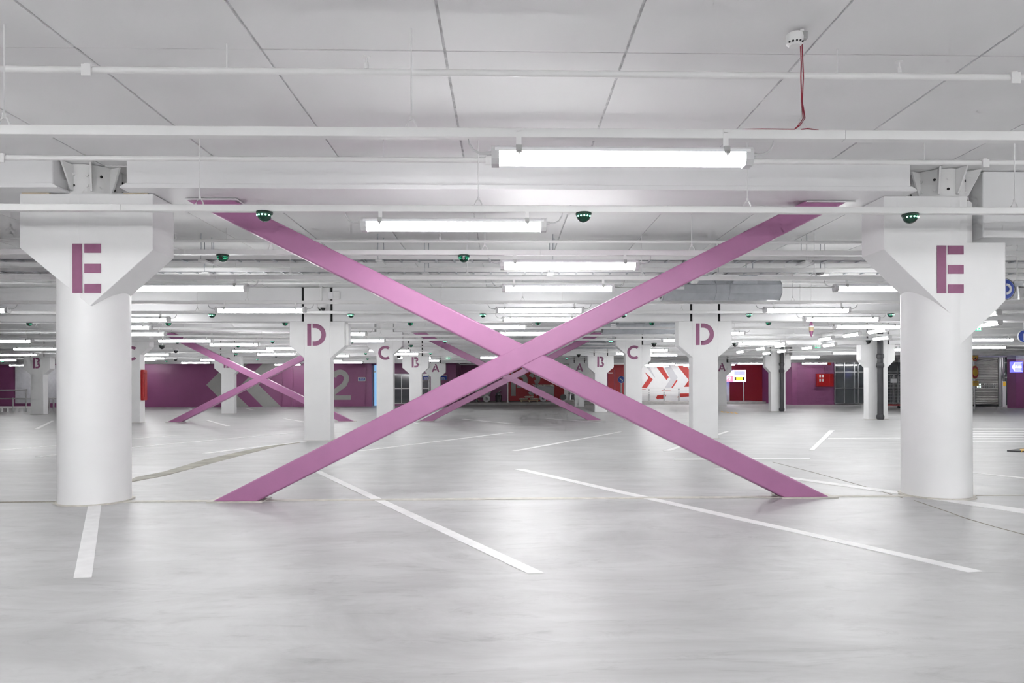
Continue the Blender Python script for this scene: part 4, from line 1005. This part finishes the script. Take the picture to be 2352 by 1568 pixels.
# roller door and frame
x0, x1 = XW(2195, WG), XW(2292, WG); d3 = struct('door_3', (x0, WG, 0)); W_ = x1 - x0
sl = MB(); nz = 30
for k in range(nz):
    z0 = 0.12 + k * (2.78 - 0.12) / nz; z1 = 0.12 + (k + 1) * (2.78 - 0.12) / nz; zm = (z0 + z1) / 2
    sl.yz([(0.0, z0), (-0.022, zm), (0.0, z1 - 0.006), (0.03, z1 - 0.006), (0.03, z0)], 0, W_)
tag(sl.build('door_slats', 'slat', d3), kind='stuff')
MB().box(0, W_, -0.03, 0.03, 0.02, 0.12).build('bottom_bar', 'dark', d3)
for k in range(14):
    for j in range(2): MB().box(W_ - 1.75 + k * 0.12, W_ - 1.68 + k * 0.12, -0.034, -0.02, 1.02 + j * 0.13, 1.10 + j * 0.13).build('vision_slot', 'exitw' if k in (5, 6) else 'alu', d3)
MB().box(W_, W_ + 0.05, -0.09, 0.03, 0, 2.75).build('guide_rail', 'frame', d3); MB().box(W_ + 0.05, W_ + 0.20, -0.05, 0.05, 0, 2.75).build('guide_rail', 'frame', d3)
MB().box(W_ + 0.16, W_ + 0.34, -0.14, 0.0, 0.0, 1.35).build('control_post', 'lgrey', d3); MB().box(W_ + 0.18, W_ + 0.32, -0.15, -0.14, 1.1, 1.33).build('control_label', 'yellow', d3)
for k in range(3): MB().tube([(W_ + 0.06 + k * 0.09, -0.12, 1.4), (W_ + 0.08 + k * 0.09, -0.12, 2.74)], 0.018, 6).build('conduit', 'alu', d3)
tag(MB().box(x0 - 1.0, x1 + 0.3, WG - 0.02, WG + 0.3, 2.78, CEIL).build('wall_lintel_gate', 'white'), kind='structure')
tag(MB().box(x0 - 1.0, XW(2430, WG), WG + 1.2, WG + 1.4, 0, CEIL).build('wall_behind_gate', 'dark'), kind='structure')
tag(MB().box(xg1 - 0.3, x0 + 0.01, WG, WG + 0.3, 0, CEIL).build('wall_gate_left', 'white'), kind='structure')
glazing('window_3', [XW(q, WG) for q in (2305, 2319, 2334, 2356, 2380)], [0.05, at(2319, 866, WG)[1], at(2319, 833, WG)[1], 2.78], WG + 0.05)
t = thing('purple_pillar', 'purple painted pillar with white top at the right picture edge', 'pillar', (XW(2333.5, 33.4), 33.4, 0))
MB().box(0, 0.75, 0, 0.6, 0, 2.45).build('painted_part', 'purple', t, bevel=0.01); MB().box(0, 0.75, 0, 0.6, 2.45, CEIL - 0.002).build('upper_part', 'lgrey', t)
EY = 33.0; ex, ez = at(2334, 842.5, EY)
t = thing('lit_exit_board', 'backlit blue sign with white arrow on the purple pillar', 'sign', (ex, EY, ez - 0.26))
MB().box(-0.22, 0.34, 0, 0.14, 0, 0.52).build('sign_box', 'screenblue', t); MB().box(-0.08, 0.26, -0.012, 0, 0.07, 0.45).build('lettered_field', 'screenlilac', t)
MB().xz([(-0.21, 0.26), (-0.09, 0.48), (0.30, 0.48), (0.30, 0.45), (-0.08, 0.45), (-0.08, 0.07), (0.30, 0.07), (0.30, 0.04), (-0.09, 0.04)], -0.01, 0).build('arrow_frame', 'screen', t)
o = link('lettering', text_mesh('lettering', 'ULOS', 0.15, 'screen'), t); o.location = (0.09, -0.016, 0.26)
MB().box(0.10, 0.2, 0.14, 0.41, 0.2, 0.3).build('bracket', 'frame', t)
# sign post with height limit and no vehicles signs
SY = 31.55; sx = XW(2239, SY); t = thing('sign_post', 'post with two round yellow red signs before the roller door', 'sign', (sx, SY, 0), math.radians(28))
MB().tube([(0.05, 0.04, 0), (0.05, 0.04, 2.5)], 0.035, 10).build('post', 'frame', t, smooth=True)
for py, kind in ((814.5, 'h'), (854.5, 'n')):
    z = at(2239, py, SY)[1]; R = 0.31
    MB().disc(0, z, R, -0.012, 0, 32).build('sign_rim', 'yellow', t); MB().disc(0, z, R - 0.014, -0.02, -0.012, 32).build('sign_ring', 'signred', t)
    MB().disc(0, z, 0.195 if kind == 'n' else 0.235, -0.03, -0.02, 32).build('sign_face', 'yellow', t)
    if kind == 'h':
        o = link('lettering', text_mesh('lettering', '2,2m', 0.19, 'dark'), t); o.location = (0, -0.034, z)
        MB().xz([(-0.09, z + 0.2), (0.09, z + 0.2), (0, z + 0.11)], -0.034, -0.03).build('marker', 'dark', t); MB().xz([(-0.09, z - 0.2), (0.09, z - 0.2), (0, z - 0.11)], -0.034, -0.03).build('marker', 'dark', t)
z = at(2240, 880, SY)[1]; MB().box(-0.28, 0.30, -0.015, 0, z - 0.11, z + 0.11).build('lower_plate', 'yellow', t)
for k in range(2): MB().box(-0.2, 0.22, -0.019, -0.015, z - 0.05 + k * 0.08, z - 0.02 + k * 0.08).build('plate_lettering', 'wood', t)
# hanging round blue sign behind the right E column
bx_, bz = at(2306, 664, 9.0); t = thing('hanging_sign', 'round blue hanging sign edge behind the right E column head', 'sign', (bx_, 9.0, bz - 0.14))
MB().disc(0, 0.14, 0.145, 0, 0.03, 36).build('sign_back', 'dark', t).location = (0.012, 0.0, 0); MB().disc(0, 0.14, 0.14, -0.006, 0, 36).build('sign_disc', 'signwhite', t); MB().disc(0, 0.14, 0.133, -0.012, -0.006, 36).build('sign_face', 'blue', t)
MB().band(arc(0.02, 0.14, 0.06, 90, -90, 10), 0.03, -0.018, -0.012).build('emblem_stroke', 'signwhite', t)
MB().box(0.14, 0.26, 0.0, 0.05, 0.18, 0.25).build('clamp_bar', 'galvd', t); MB().tube([(0.2, 0.02, 0.18), (0.22, 0.02, 0.1), (0.22, 0.02, -0.0)], 0.012, 6).build('clamp_arm', 'alu', t)
MB().tube([(0.2, 0.025, 0.25), (0.2, 0.025, CEIL - bz + 0.14)], 0.008, 6).build('drop_rod', 'steel', t)
x, z = at(2352, 772, 15.5); t = thing('hanging_sign', 'round blue hanging sign cut by the right picture edge', 'sign', (x, 15.5, z - 0.14))
MB().disc(0, 0.14, 0.145, -0.006, 0.02, 30).build('sign_disc', 'signwhite', t); MB().disc(0, 0.14, 0.133, -0.012, -0.006, 30).build('sign_face', 'blue', t); MB().box(-0.02, 0.02, -0.018, -0.012, 0.03, 0.2).build('emblem_stroke', 'signwhite', t)
MB().tube([(0, 0.01, 0.28), (0, 0.01, CEIL - z + 0.14)], 0.008, 6).build('drop_rod', 'steel', t)

# ------------------------------------------------------------------ far left railing and kerb
RY = 33.5
t = thing('ramp_railing', 'steel ramp railing at the far left in front of the pale panels', 'railing', (XW(10, RY), RY, 0)); ox = XW(10, RY)
for p, zt in ((-40, 1.25), (30, 1.25), (60, 1.62)): MB().tube([(XW(p, RY) - ox, 0, 0), (XW(p, RY) - ox, 0, at(p, 893 if p == 60 else 913, RY)[1])], 0.035, 8).build('post', 'alu', t)
for p in (-60, ): pass
for y0_, p1 in ((895.5, 60), (915, 72)): MB().tube([(XW(-80, RY) - ox, 0, at(-80, y0_ + 1, RY)[1]), (XW(p1, RY) - ox, 0, at(p1, y0_, RY)[1])], 0.03, 8).build('hand_rail', 'alu', t)
MB().box(XW(-80, RY) - ox, XW(71, RY) - ox, -0.03, 0.03, 0.18, 0.28).build('kerb_rail', 'steel', t)
for p in (4, 18, 42, 55): MB().box(XW(p, RY) - ox - 0.03, XW(p, RY) - ox + 0.03, -0.02, 0.02, 0, 0.18).build('kerb_leg', 'steel', t)
t = thing('short_railing', 'short steel railing between the far left B column and round column', 'railing', (XW(113, RY), RY, 0)); ox = XW(113, RY)
for p in (113, 123): MB().tube([(XW(p, RY) - ox, 0, 0), (XW(p, RY) - ox, 0, at(p, 912.5, RY)[1])], 0.035, 8).build('post', 'alu', t)
MB().tube([(0, 0, at(113, 914, RY)[1]), (XW(180, RY) - ox, 0, at(180, 914, RY)[1])], 0.03, 8).build('hand_rail', 'alu', t); MB().tube([(XW(180, RY) - ox, 0, 0), (XW(180, RY) - ox, 0, at(180, 914, RY)[1])], 0.035, 8).build('post', 'alu', t)

mx_, mz_ = at(1863.5, 757, 13.0)
t = thing('hanging_marker', 'slim red and yellow spindle hanging under the ceiling beam', 'marker', (mx_, 13.0, mz_))
for m_, pr in (('letter', [(0.0, -0.15), (0.022, -0.10), (0.04, -0.03)]), ('wood', [(0.04, -0.03), (0.045, 0.05)]), ('signwhite', [(0.045, 0.05), (0.044, 0.075)]), ('letter', [(0.044, 0.075), (0.022, 0.14), (0.012, 0.16)])):
    MB().lathe(pr, n=14).build('spindle_band', m_, t, smooth=True)
MB().tube([(0, 0, 0.155), (0, 0, CEIL - mz_)], 0.004, 6).build('cord', 'steel', t)
